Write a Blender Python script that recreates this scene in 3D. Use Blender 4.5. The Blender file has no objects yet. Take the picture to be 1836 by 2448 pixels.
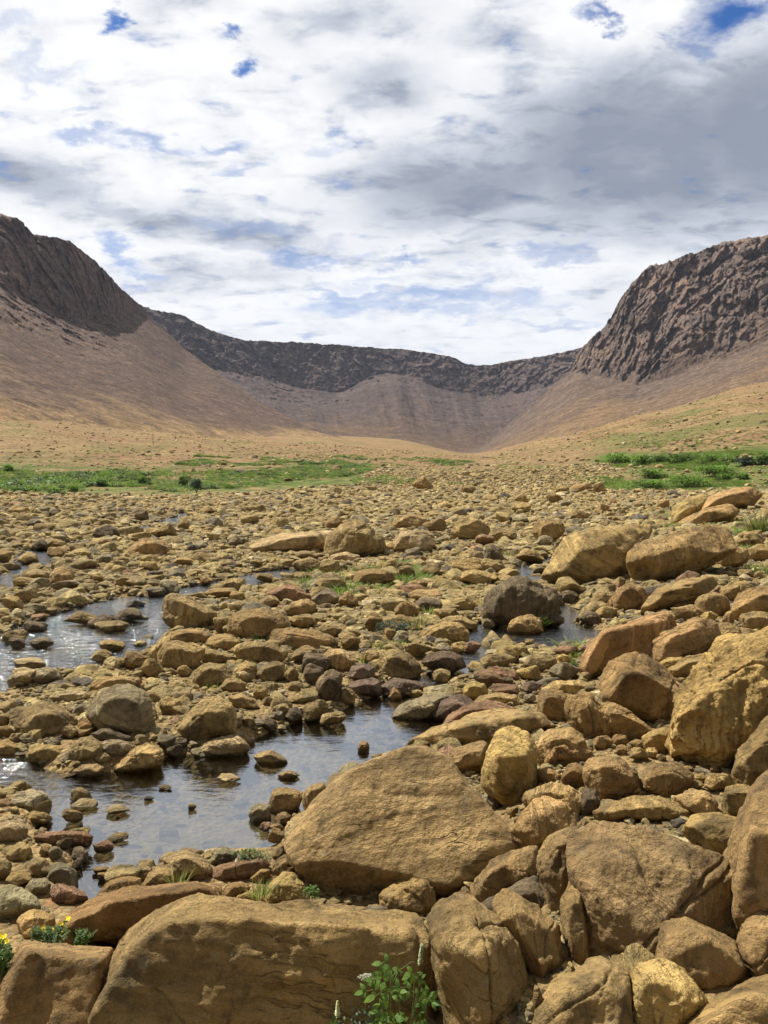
import bpy, bmesh, math, random
import numpy as np
from mathutils import Vector, Matrix

random.seed(7)
RNG = np.random.default_rng(7)
SC = bpy.context.scene
COL = SC.collection

# ------------------------------------------------------------------ camera model (photo pixels, 1836 x 2448)
F = 2050.0
CX, CY = 918.0, 1224.0
HORIZON = 1120.0
H = 2.2                                  # eye height above the water
PITCH = math.atan((CY - HORIZON) / F)
VK = 1836.0 / 1659.0                     # reading scale of the overview


def ray(px, py):
    a = (px - CX) / F
    b = -(py - CY) / F
    c, s = math.cos(PITCH), math.sin(PITCH)
    return (a, c + b * s, -s + b * c)    # right, forward, up


def at_y(px, py, y):
    d = ray(px, py)
    t = y / d[1]
    return (d[0] * t, y, H + d[2] * t)


def at_v(u, v, y):
    return at_y(u * VK, v * VK, y)


def project(x, y, z):
    c, s = math.cos(PITCH), math.sin(PITCH)
    z = z - H
    f = y * c - z * s
    up = y * s + z * c
    return CX + F * x / f, CY - F * up / f, f


# ------------------------------------------------------------------ numpy noise
def _hash(ix, iy, iz, seed):
    with np.errstate(over='ignore'):
        h = (ix.astype(np.int64) * 374761393 + iy.astype(np.int64) * 668265263 + iz.astype(np.int64) * 2147483647 + seed * 1274126177) & 0xFFFFFFFF
        h = ((h ^ (h >> 13)) * 1274126177) & 0xFFFFFFFF
        h = ((h ^ (h >> 16)) * 2246822519) & 0xFFFFFFFF
        h = h ^ (h >> 15)
    return (h & 0xFFFFFF) / float(0xFFFFFF)


def vnoise(p, seed=0):
    i = np.floor(p).astype(np.int64)
    f = p - i
    w = f * f * f * (f * (f * 6 - 15) + 10)
    out = 0
    for dx in (0, 1):
        wx = w[:, 0] if dx else 1 - w[:, 0]
        for dy in (0, 1):
            wy = w[:, 1] if dy else 1 - w[:, 1]
            for dz in (0, 1):
                wz = w[:, 2] if dz else 1 - w[:, 2]
                out = out + wx * wy * wz * _hash(i[:, 0] + dx, i[:, 1] + dy, i[:, 2] + dz, seed)
    return out * 2 - 1


def fbm(p, octaves=4, seed=0, gain=0.5):
    a, t, n = 1.0, 0.0, 0.0
    q = np.array(p, float)
    for k in range(octaves):
        t = t + a * vnoise(q, seed + k * 17)
        n += a
        a *= gain
        q = q * 2.03 + 11.7
    return t / n


def ridged(p, octaves=4, seed=0):
    a, t, n = 1.0, 0.0, 0.0
    q = np.array(p, float)
    for k in range(octaves):
        t = t + a * (1 - np.abs(vnoise(q, seed + k * 31)) * 2)
        n += a
        a *= 0.5
        q = q * 2.1 + 5.3
    return t / n


def blocks(p, seed=0):
    """random value of the nearest scattered point: flat-faced blocks with steps between them, and the distance to that point."""
    i = np.floor(p).astype(np.int64)
    best = np.full(len(p), 1e9); val = np.zeros(len(p))
    for dx in (-1, 0, 1):
        for dy in (-1, 0, 1):
            for dz in (-1, 0, 1):
                c = i + np.array([dx, dy, dz])
                h = [_hash(c[:, 0], c[:, 1], c[:, 2], seed + k) for k in range(4)]
                e = c + np.stack(h[:3], 1) - p
                d = (e * e).sum(1)
                m = d < best
                best = np.where(m, d, best); val = np.where(m, h[3], val)
    return val * 2 - 1, np.sqrt(best)


def sstep(a, b, x):
    t = np.clip((x - a) / (b - a), 0, 1)
    return t * t * (3 - 2 * t)


# ------------------------------------------------------------------ object helpers
def tag(o, label=None, cat=None, group=None, kind=None):
    if label: o['label'] = label
    if cat: o['category'] = cat
    if group: o['group'] = group
    if kind: o['kind'] = kind
    return o


def link(name, me, mat=None, parent=None):
    if mat is not None and not me.materials:
        me.materials.append(mat)
    o = bpy.data.objects.new(name, me)
    COL.objects.link(o)
    if parent is not None:
        o.parent = parent
    return o


def np_mesh(name, verts, faces, smooth=True):
    """verts (n,3), faces (m,k) with constant k."""
    me = bpy.data.meshes.new(name)
    verts = np.ascontiguousarray(verts, np.float32)
    faces = np.ascontiguousarray(faces, np.int32)
    m, k = faces.shape
    me.vertices.add(len(verts))
    me.vertices.foreach_set('co', verts.ravel())
    me.loops.add(m * k)
    me.loops.foreach_set('vertex_index', faces.ravel())
    me.polygons.add(m)
    me.polygons.foreach_set('loop_start', np.arange(0, m * k, k, dtype=np.int32))
    me.polygons.foreach_set('loop_total', np.full(m, k, np.int32))
    me.polygons.foreach_set('use_smooth', np.full(m, smooth, bool))
    me.update(calc_edges=True)
    me.validate()
    return me


def set_attr(me, name, vals):
    a = me.attributes.new(name, 'FLOAT', 'POINT')
    a.data.foreach_set('value', np.ascontiguousarray(vals, np.float32))


_ICO = {}


def ico(n):
    if n not in _ICO:
        bm = bmesh.new()
        bmesh.ops.create_icosphere(bm, subdivisions=n, radius=1.0)
        v = np.array([x.co[:] for x in bm.verts])
        bm.verts.index_update()
        f = np.array([[x.index for x in p.verts] for p in bm.faces], np.int32)
        bm.free()
        v /= np.linalg.norm(v, axis=1)[:, None]
        _ICO[n] = (v, f)
    return _ICO[n]


def grid_faces(nr, nc):
    i = np.arange(nr * nc).reshape(nr, nc)
    return np.stack([i[:-1, :-1].ravel(), i[:-1, 1:].ravel(), i[1:, 1:].ravel(), i[1:, :-1].ravel()], 1)


# ------------------------------------------------------------------ node helper
class NT:
    def __init__(self, tree):
        self.t = tree
        self.t.nodes.clear()

    def n(self, kind, **kw):
        nd = self.t.nodes.new(kind)
        for k, v in kw.items():
            setattr(nd, k, v)
        return nd

    def set(self, sock, v):
        if v is None:
            return
        if isinstance(v, bpy.types.NodeSocket):
            self.t.links.new(v, sock)
        elif isinstance(v, (tuple, list)):
            if len(sock.default_value) == 4 and len(v) == 3:
                v = tuple(v) + (1.0,)
            sock.default_value = v
        else:
            sock.default_value = v

    def math(self, op, a, b=None, c=None, clamp=False):
        nd = self.n('ShaderNodeMath', operation=op, use_clamp=clamp)
        self.set(nd.inputs[0], a)
        if b is not None: self.set(nd.inputs[1], b)
        if c is not None: self.set(nd.inputs[2], c)
        return nd.outputs[0]

    def vmath(self, op, a, b=None, scale=None):
        nd = self.n('ShaderNodeVectorMath', operation=op)
        self.set(nd.inputs[0], a)
        if b is not None: self.set(nd.inputs[1], b)
        if scale is not None: self.set(nd.inputs['Scale'], scale)
        return nd.outputs['Value'] if op in ('DOT_PRODUCT', 'LENGTH', 'DISTANCE') else nd.outputs['Vector']

    def mix(self, fac, a, b, blend='MIX'):
        nd = self.n('ShaderNodeMix', data_type='RGBA', blend_type=blend)
        self.set(nd.inputs[0], fac); self.set(nd.inputs[6], a); self.set(nd.inputs[7], b)
        return nd.outputs[2]

    def noise(self, vec, scale, detail=4, rough=0.55, dist=0.0, out='Fac'):
        nd = self.n('ShaderNodeTexNoise')
        self.set(nd.inputs['Vector'], vec)
        nd.inputs['Scale'].default_value = scale
        nd.inputs['Detail'].default_value = detail
        nd.inputs['Roughness'].default_value = rough
        nd.inputs['Distortion'].default_value = dist
        return nd.outputs[out]

    def voro(self, vec, scale, feature='F1', out='Distance', rand=1.0):
        nd = self.n('ShaderNodeTexVoronoi', feature=feature)
        self.set(nd.inputs['Vector'], vec)
        nd.inputs['Scale'].default_value = scale
        nd.inputs['Randomness'].default_value = rand
        return nd.outputs[out]

    def step(self, x, a, b, lo=0.0, hi=1.0):
        nd = self.n('ShaderNodeMapRange', interpolation_type='SMOOTHSTEP')
        self.set(nd.inputs[0], x)
        nd.inputs[1].default_value = a; nd.inputs[2].default_value = b
        nd.inputs[3].default_value = lo; nd.inputs[4].default_value = hi
        return nd.outputs[0]

    def ramp(self, fac, stops, interp='LINEAR'):
        nd = self.n('ShaderNodeValToRGB')
        cr = nd.color_ramp
        cr.interpolation = interp
        while len(cr.elements) < len(stops):
            cr.elements.new(0.5)
        for e, (p, c) in zip(cr.elements, stops):
            e.position = p
            e.color = tuple(c) + (1.0,)
        self.set(nd.inputs[0], fac)
        return nd.outputs[0]

    def bump(self, height, strength, dist, normal=None):
        nd = self.n('ShaderNodeBump')
        nd.inputs['Strength'].default_value = strength
        nd.inputs['Distance'].default_value = dist
        self.set(nd.inputs['Height'], height)
        if normal is not None: self.set(nd.inputs['Normal'], normal)
        return nd.outputs[0]

    def attr(self, name, out='Fac', kind='GEOMETRY'):
        nd = self.n('ShaderNodeAttribute', attribute_name=name, attribute_type=kind)
        return nd.outputs[out]

    def scale_col(self, col, fac):
        return self.vmath('SCALE', col, scale=fac)

    def principled(self, col, rough=0.9, normal=None, spec=0.3):
        nd = self.n('ShaderNodeBsdfPrincipled')
        self.set(nd.inputs['Base Color'], col)
        self.set(nd.inputs['Roughness'], rough)
        self.set(nd.inputs['Specular IOR Level'], spec)
        if normal is not None: self.set(nd.inputs['Normal'], normal)
        return nd.outputs[0]

    def out(self, surf):
        o = self.n('ShaderNodeOutputMaterial')
        self.t.links.new(surf, o.inputs['Surface'])


def new_mat(name):
    m = bpy.data.materials.new(name)
    m.use_nodes = True
    return m, NT(m.node_tree)


# ------------------------------------------------------------------ materials
def rock_material(name, many=False):
    m, g = new_mat(name)
    pos = g.n('ShaderNodeNewGeometry').outputs['Position']
    oi = g.n('ShaderNodeObjectInfo')
    if many:
        base = g.ramp(oi.outputs['Random'], [
            (0.00, (0.37, 0.275, 0.112)), (0.20, (0.325, 0.23, 0.095)), (0.36, (0.43, 0.33, 0.148)),
            (0.47, (0.345, 0.262, 0.117)), (0.60, (0.265, 0.195, 0.092)), (0.73, (0.285, 0.235, 0.130)),
            (0.85, (0.21, 0.172, 0.105)), (0.91, (0.29, 0.172, 0.092)), (0.93, (0.12, 0.10, 0.074)), (0.965, (0.52, 0.42, 0.23))], 'CONSTANT')
        base = g.scale_col(base, 1.12)
    else:
        base = oi.outputs['Color']
    off = g.math('MULTIPLY', oi.outputs['Random'], 37.0)
    comb = g.n('ShaderNodeCombineXYZ')
    g.set(comb.inputs[0], off); g.set(comb.inputs[1], g.math('MULTIPLY', off, 1.7)); g.set(comb.inputs[2], off)
    p = g.vmath('ADD', pos, comb.outputs[0])
    big = g.noise(p, 2.6, 5, 0.62)
    mid = g.noise(p, 12.0, 8, 0.74)
    fine = g.noise(p, 70.0, 5, 0.75)
    # broad tone change, rusty patches, dark lichen, sandy speckle
    col = g.scale_col(base, g.step(big, 0.28, 0.72, 0.72, 1.22))
    rust = g.step(g.noise(p, 4.3, 5, 0.6, 0.8), 0.56, 0.74)
    col = g.mix(g.math('MULTIPLY', rust, 0.24), col, g.mix(0.5, col, (0.30, 0.135, 0.045)))
    pale = g.step(g.noise(p, 3.1, 6, 0.65, 0.6), 0.55, 0.70)
    col = g.mix(g.math('MULTIPLY', pale, 0.42), col, g.mix(0.55, col, (0.46, 0.32, 0.115)))
    dark = g.step(g.math('ADD', mid, g.math('MULTIPLY', g.math('SUBTRACT', big, 0.5), -0.7)), 0.50, 0.68)
    col = g.mix(g.math('MULTIPLY', dark, 0.60), col, (0.078, 0.060, 0.036))
    # grey weathered skin and broad brown stains
    skin = g.step(g.noise(p, 1.9, 6, 0.62, 0.8), 0.50, 0.66)
    col = g.mix(g.math('MULTIPLY', skin, 0.26), col, g.mix(0.6, col, (0.22, 0.185, 0.115)))
    stain = g.step(g.noise(g.vmath('ADD', p, (7.1, 3.3, 1.7)), 2.4, 6, 0.66, 1.2), 0.54, 0.66)
    col = g.mix(g.math('MULTIPLY', stain, 0.45), col, g.scale_col(col, 0.48))
    pit = g.step(fine, 0.53, 0.70)
    col = g.mix(g.math('MULTIPLY', pit, 0.42), col, g.scale_col(col, 0.42))
    grain = g.step(g.noise(p, 190.0, 2, 0.6), 0.3, 0.7, 0.86, 1.14)
    col = g.scale_col(col, grain)
    # cracks
    w = g.vmath('ADD', g.vmath('MULTIPLY', p, (1.0, 1.0, 2.6)), g.vmath('SCALE', g.noise(p, 2.2, 3, 0.5, 0, 'Color'), scale=0.9))
    ck = g.voro(w, 1.1, 'DISTANCE_TO_EDGE')
    line = g.math('MULTIPLY', g.step(ck, 0.0, 0.010, 1.0, 0.0), g.step(g.noise(p, 2.1, 3), 0.56, 0.66))
    col = g.mix(g.math('MULTIPLY', line, 0.5), col, (0.06, 0.045, 0.028))
    hgt = g.math('ADD', g.math('MULTIPLY', mid, 0.75), g.math('MULTIPLY', fine, 0.28))
    hgt = g.math('ADD', hgt, g.math('MULTIPLY', g.noise(p, 30.0, 5, 0.68), 0.8))
    hgt = g.math('SUBTRACT', hgt, g.math('MULTIPLY', line, 0.5))
    # bedding: every rock is layered along an axis of its own
    vr = g.n('ShaderNodeVectorRotate', rotation_type='AXIS_ANGLE')
    g.set(vr.inputs['Vector'], p)
    vr.inputs['Axis'].default_value = (0.6, 0.5, 0.62)
    g.set(vr.inputs['Angle'], g.math('MULTIPLY', oi.outputs['Random'], 25.0))
    lay = g.noise(g.vmath('MULTIPLY', vr.outputs[0], (1.6, 1.6, 13.0)), 1.0, 6, 0.62, 0.5)
    col = g.scale_col(col, g.step(lay, 0.34, 0.66, 0.76, 1.22))
    seam = g.math('MULTIPLY', g.step(g.math('ABSOLUTE', g.math('SUBTRACT', lay, 0.5)), 0.018, 0.0), g.step(big, 0.44, 0.6))
    col = g.mix(g.math('MULTIPLY', seam, 0.45), col, (0.07, 0.052, 0.03))
    # lichen: small pale and dark rosettes in patches
    lv = g.voro(g.vmath('ADD', p, g.vmath('SCALE', g.noise(p, 16.0, 3, 0.6, 0, 'Color'), scale=0.08)), 15.0)
    lm = g.math('MULTIPLY', g.step(lv, 0.26, 0.16), g.step(g.noise(p, 3.7, 3), 0.53, 0.62))
    col = g.mix(g.math('MULTIPLY', lm, 0.38), col, (0.36, 0.33, 0.22))
    # small pits and knobs of weathered peridotite
    pv = g.voro(g.vmath('ADD', p, g.vmath('SCALE', g.noise(p, 20.0, 3, 0.6, 0, 'Color'), scale=0.06)), 26.0)
    hgt = g.math('ADD', hgt, g.math('MULTIPLY', g.math('MULTIPLY', pv, g.step(big, 0.35, 0.65)), 0.55))
    hgt = g.math('ADD', hgt, g.math('MULTIPLY', lay, 0.9))
    hgt = g.math('SUBTRACT', hgt, g.math('MULTIPLY', seam, 0.25))
    nrm = g.bump(hgt, 1.0, 0.05)
    # a wet rim where a stone stands in the water
    sz = g.n('ShaderNodeSeparateXYZ'); g.set(sz.inputs[0], pos)
    wet = g.step(g.math('ADD', sz.outputs[2], g.math('MULTIPLY', big, -0.03)), 0.022, 0.004)
    col = g.scale_col(col, g.math('MULTIPLY_ADD', wet, -0.5, 1.0))
    g.out(g.principled(col, g.math('MULTIPLY_ADD', wet, -0.6, 0.94), nrm, 0.2))
    return m


MAT = {}
MAT['rock'] = rock_material('weathered_rock')
MAT['stones'] = rock_material('river_stone', True)


def simple_mat(name, col, rough=0.7, var=0.3, scale=40, transl=0.0):
    m, g = new_mat(name)
    pos = g.n('ShaderNodeNewGeometry').outputs['Position']
    n = g.noise(pos, scale, 3)
    c = g.scale_col(col, g.step(n, 0.3, 0.7, 1 - var, 1 + var))
    oi = g.n('ShaderNodeObjectInfo')
    c = g.scale_col(c, g.math('MULTIPLY_ADD', oi.outputs['Random'], 0.7, 0.65))
    s = g.principled(c, rough, None, 0.3)
    if transl:
        tr = g.n('ShaderNodeBsdfTranslucent')
        g.set(tr.inputs['Color'], g.scale_col(c, 1.3))
        mx = g.n('ShaderNodeMixShader')
        mx.inputs[0].default_value = transl
        g.t.links.new(s, mx.inputs[1]); g.t.links.new(tr.outputs[0], mx.inputs[2])
        s = mx.outputs[0]
    g.out(s)
    return m


MAT['leaf'] = simple_mat('leaf_green', (0.088, 0.155, 0.026), 0.55, 0.35, 30, 0.35)
MAT['leaf_bright'] = simple_mat('leaf_bright', (0.13, 0.22, 0.028), 0.55, 0.35, 30, 0.35)
MAT['leaf_blue'] = simple_mat('leaf_grey_green', (0.085, 0.125, 0.075), 0.6, 0.3, 30, 0.25)
MAT['grass'] = simple_mat('grass_blade', (0.165, 0.215, 0.045), 0.6, 0.4, 8, 0.35)
MAT['straw'] = simple_mat('grass_straw', (0.34, 0.30, 0.12), 0.7, 0.4, 8, 0.3)
MAT['scrub'] = simple_mat('scrub_leaf', (0.075, 0.125, 0.028), 0.6, 0.5, 0.35, 0.3)
MAT['shrub'] = simple_mat('shrub_leaf', (0.12, 0.20, 0.035), 0.55, 0.45, 0.8, 0.4)
MAT['stem'] = simple_mat('plant_stem', (0.16, 0.19, 0.06), 0.6, 0.2)
MAT['twig'] = simple_mat('shrub_twig', (0.10, 0.07, 0.045), 0.8, 0.2)
MAT['yellow'] = simple_mat('yellow_petal', (0.82, 0.62, 0.02), 0.5, 0.1)
MAT['cream'] = simple_mat('cream_flower', (0.56, 0.60, 0.32), 0.6, 0.1)
MAT['white'] = simple_mat('white_floret', (0.60, 0.60, 0.46), 0.6, 0.1)
MAT['purple'] = simple_mat('purple_petal', (0.24, 0.15, 0.52), 0.5, 0.1)
# ------------------------------------------------------------------ ground height
def tile_pts(tile, txt):
    ox, oy = TILES[tile]
    return [(ox + float(a) / TS, oy + float(b) / TS) for a, b in (q.split(',') for q in txt.split())]


TS = 1659.0 / 918.0
TILES = {'A': (0, 1600), 'B': (918, 1600), 'C': (0, 1150), 'D': (918, 1150)}


def flat_hit(px, py, z=0.0):
    d = ray(px, py)
    t = (z - H) / d[2]
    return d[0] * t, d[1] * t


WATER = [tile_pts(t, s) for t, s in [
    ('A', '-150,400 0,395 120,410 270,485 340,470 480,452 600,442 710,402 780,372 850,385 1050,368 1090,322 1200,272 1300,242 1400,214 1500,196 1550,165 1659,120 1720,60 1800,90 1760,150 1850,200 1900,230 1860,300 1740,370 1600,420 1400,560 1300,600 1200,660 1190,740 1120,790 990,790 900,815 800,800 700,815 600,870 450,930 400,985 350,1000 325,940 370,850 400,780 385,720 250,700 190,690 215,650 250,600 200,545 120,525 -150,520'),
    ('C', '-150,720 0,690 60,650 200,605 300,565 450,525 560,505 705,500 730,600 690,655 630,740 520,805 380,842 250,835 120,850 0,920 -150,960'),
    ('C', '800,470 900,452 1060,420 1150,395 1330,378 1335,412 1200,432 1080,472 930,512 840,520 760,520'),
    ('C', '-100,362 0,358 150,302 215,308 205,375 80,440 0,475 -100,480'),
    ('C', '540,220 640,196 720,175 800,140 830,142 740,186 690,205 600,245'),
    ('C', '290,270 370,262 380,275 300,290'),
    ('D', '360,655 420,620 540,650 690,655 760,610 880,640 905,662 850,722 740,735 640,742 480,722 400,762 370,800 340,790'),
    ('D', '555,405 600,380 680,352 745,330 730,372 690,410 740,435 860,448 830,478 760,485 690,470 600,440'),
    ('D', '740,545 800,540 830,600 770,610'),
    ('D', '0,915 60,880 150,860 240,840 330,800 380,800 330,850 230,880 130,930 0,960'),
]]
WATER_XY = [np.array([flat_hit(*p) for p in poly]) for poly in WATER]


def poly_sd(P, x, y):
    """signed distance to polygon (negative inside)."""
    d = np.full(x.shape, 1e9)
    inside = np.zeros(x.shape, bool)
    n = len(P)
    for i in range(n):
        ax, ay = P[i]; bx, by = P[(i + 1) % n]
        ex, ey = bx - ax, by - ay
        wx, wy = x - ax, y - ay
        t = np.clip((wx * ex + wy * ey) / (ex * ex + ey * ey + 1e-12), 0, 1)
        d = np.minimum(d, (wx - ex * t) ** 2 + (wy - ey * t) ** 2)
        c = ((ay > y) != (by > y)) & (x < (bx - ax) * (y - ay) / (by - ay + 1e-12) + ax)
        inside ^= c
    d = np.sqrt(d)
    return np.where(inside, -d, d)


# relief of the far ground: rows of overview pixels per depth, for several bearings
_GU = np.array([-700, -300, 0, 300, 650, 850, 1030, 1200, 1400, 1659, 2000, 2500], float)
_GA = (_GU * VK - CX) / F
_GY = np.array([80, 120, 200, 350, 600, 1000, 1600], float)
_GV = np.array([
    [1063, 1005, 930, 830, 900, 960, 990],
    [1063, 1010, 945, 855, 930, 970, 990],
    [1063, 1014, 958, 884, 960, 980, 990],
    [1063, 1017, 972, 930, 960, 985, 992],
    [1063, 1020, 990, 968, 946, 940, 980],
    [1063, 1024, 1000, 982, 965, 950, 975],
    [1063, 1025, 1004, 992, 984, 990, 992],
    [1063, 1020, 992, 952, 958, 990, 995],
    [1060, 1008, 960, 898, 940, 985, 995],
    [1052, 985, 915, 832, 900, 980, 995],
    [1040, 960, 860, 760, 860, 970, 995],
    [1030, 940, 820, 700, 820, 960, 995]], float)


def far_ground(x, y):
    a = x / np.maximum(y, 1.0)
    ly = np.log(np.clip(y, 80, 1600))
    lg = np.log(_GY)
    # cosine-smoothed bilinear lookup
    ia = np.clip(np.searchsorted(_GA, a) - 1, 0, len(_GA) - 2)
    ta = np.clip((a - _GA[ia]) / (_GA[ia + 1] - _GA[ia]), 0, 1)
    iy = np.clip(np.searchsorted(lg, ly) - 1, 0, len(lg) - 2)
    ty = np.clip((ly - lg[iy]) / (lg[iy + 1] - lg[iy]), 0, 1)
    ta = ta * ta * (3 - 2 * ta) * 0.6 + ta * 0.4
    g = lambda i, j: _GV[i, j]
    v = (g(ia, iy) * (1 - ta) + g(ia + 1, iy) * ta) * (1 - ty) + (g(ia, iy + 1) * (1 - ta) + g(ia + 1, iy + 1) * ta) * ty
    z = H + (1012.0 - v) * VK / F * np.clip(y, 80, 1600)
    return z


_BY = np.array([-30, 0, 3, 4.5, 5.5, 7, 9.3, 12, 17, 26, 46, 100], float)
_BX = np.array([-1.0, -0.8, 0.0, 0.35, 0.55, 1.3, 2.3, 3.2, 4.6, 8.5, 17, 40], float)


def ground_raw(x, y):
    x = np.asarray(x, float); y = np.asarray(y, float)
    p = np.stack([x, y, np.zeros_like(x)], 1)
    z = 0.085 + 0.045 * fbm(p * 0.55, 3, 3) + 0.018 * fbm(p * 3.1, 3, 9)
    bx = np.interp(y, _BY, _BX)
    dxb = x - bx
    w = np.clip(y * 0.12, 0.5, 5)
    z = z + 0.20 * sstep(0, w, dxb) + 0.035 * np.clip(dxb - w * 0.6, 0, 30)
    z = z + 0.16 * sstep(4.1, 3.2, y) * sstep(-2.5, -0.8, x)
    far = far_ground(x, y)
    k = sstep(50, 105, y)
    z0 = H + (1012.0 - 1063) * VK / F * 80
    z = z + (far - z0) * sstep(70, 110, y)
    z = z + k * (0.22 * fbm(p * 0.09, 4, 21) + 0.10 * fbm(p * 0.5, 3, 22))
    z = z + sstep(140, 320, y) * 2.2 * fbm(p * 0.013, 4, 23)
    # stream beds
    near = (y > 1.5) & (y < 70)
    if near.any():
        sd = np.full(x.shape, 1e9)
        for P in WATER_XY:
            lo, hi = P.min(0) - 2, P.max(0) + 2
            m = near & (x > lo[0]) & (x < hi[0]) & (y > lo[1]) & (y < hi[1])
            if m.any():
                sd[m] = np.minimum(sd[m], poly_sd(P, x[m], y[m]))
        sd = sd + 0.03 * np.clip(y / 8, .6, 3) * fbm(p * 5.0, 2, 33)
        s = np.clip(y * 0.035, 0.16, 1.0)
        k = sstep(s * 0.9, -s * 0.5, sd)
        bed = -0.13 - 0.09 * sstep(0, -0.6, sd) + 0.025 * fbm(p * 2.3, 3, 41)
        z = z * (1 - k) + bed * k
    return z


def ground(x, y):
    return float(ground_raw(np.array([x]), np.array([y]))[0])


def in_water(x, y):
    sd = np.full(x.shape, 1e9)
    for P in WATER_XY:
        lo, hi = P.min(0) - .5, P.max(0) + .5
        m = (x > lo[0]) & (x < hi[0]) & (y > lo[1]) & (y < hi[1])
        if m.any():
            sd[m] = np.minimum(sd[m], poly_sd(P, x[m], y[m]))
    return sd


def hit(px, py):
    """where the sight line of a photo pixel meets the ground or the water."""
    d = ray(px, py)
    t = np.geomspace(1.2, 900, 1400)
    x, y = d[0] * t, d[1] * t
    z = H + d[2] * t
    gz = np.maximum(ground_raw(x, y), 0.0)
    below = np.nonzero(z <= gz)[0]
    if len(below) == 0:
        return d[0] * 300, d[1] * 300, ground(d[0] * 300, d[1] * 300)
    i = max(1, below[0])
    f0, f1 = z[i - 1] - gz[i - 1], z[i] - gz[i]
    k = f0 / (f0 - f1 + 1e-9)
    tt = t[i - 1] + (t[i] - t[i - 1]) * k
    return d[0] * tt, d[1] * tt, H + d[2] * tt


# ------------------------------------------------------------------ ground mesh
def overview_uv(x, y, z):
    px, py, f = project(x, y, z)
    return px / VK, py / VK


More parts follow.
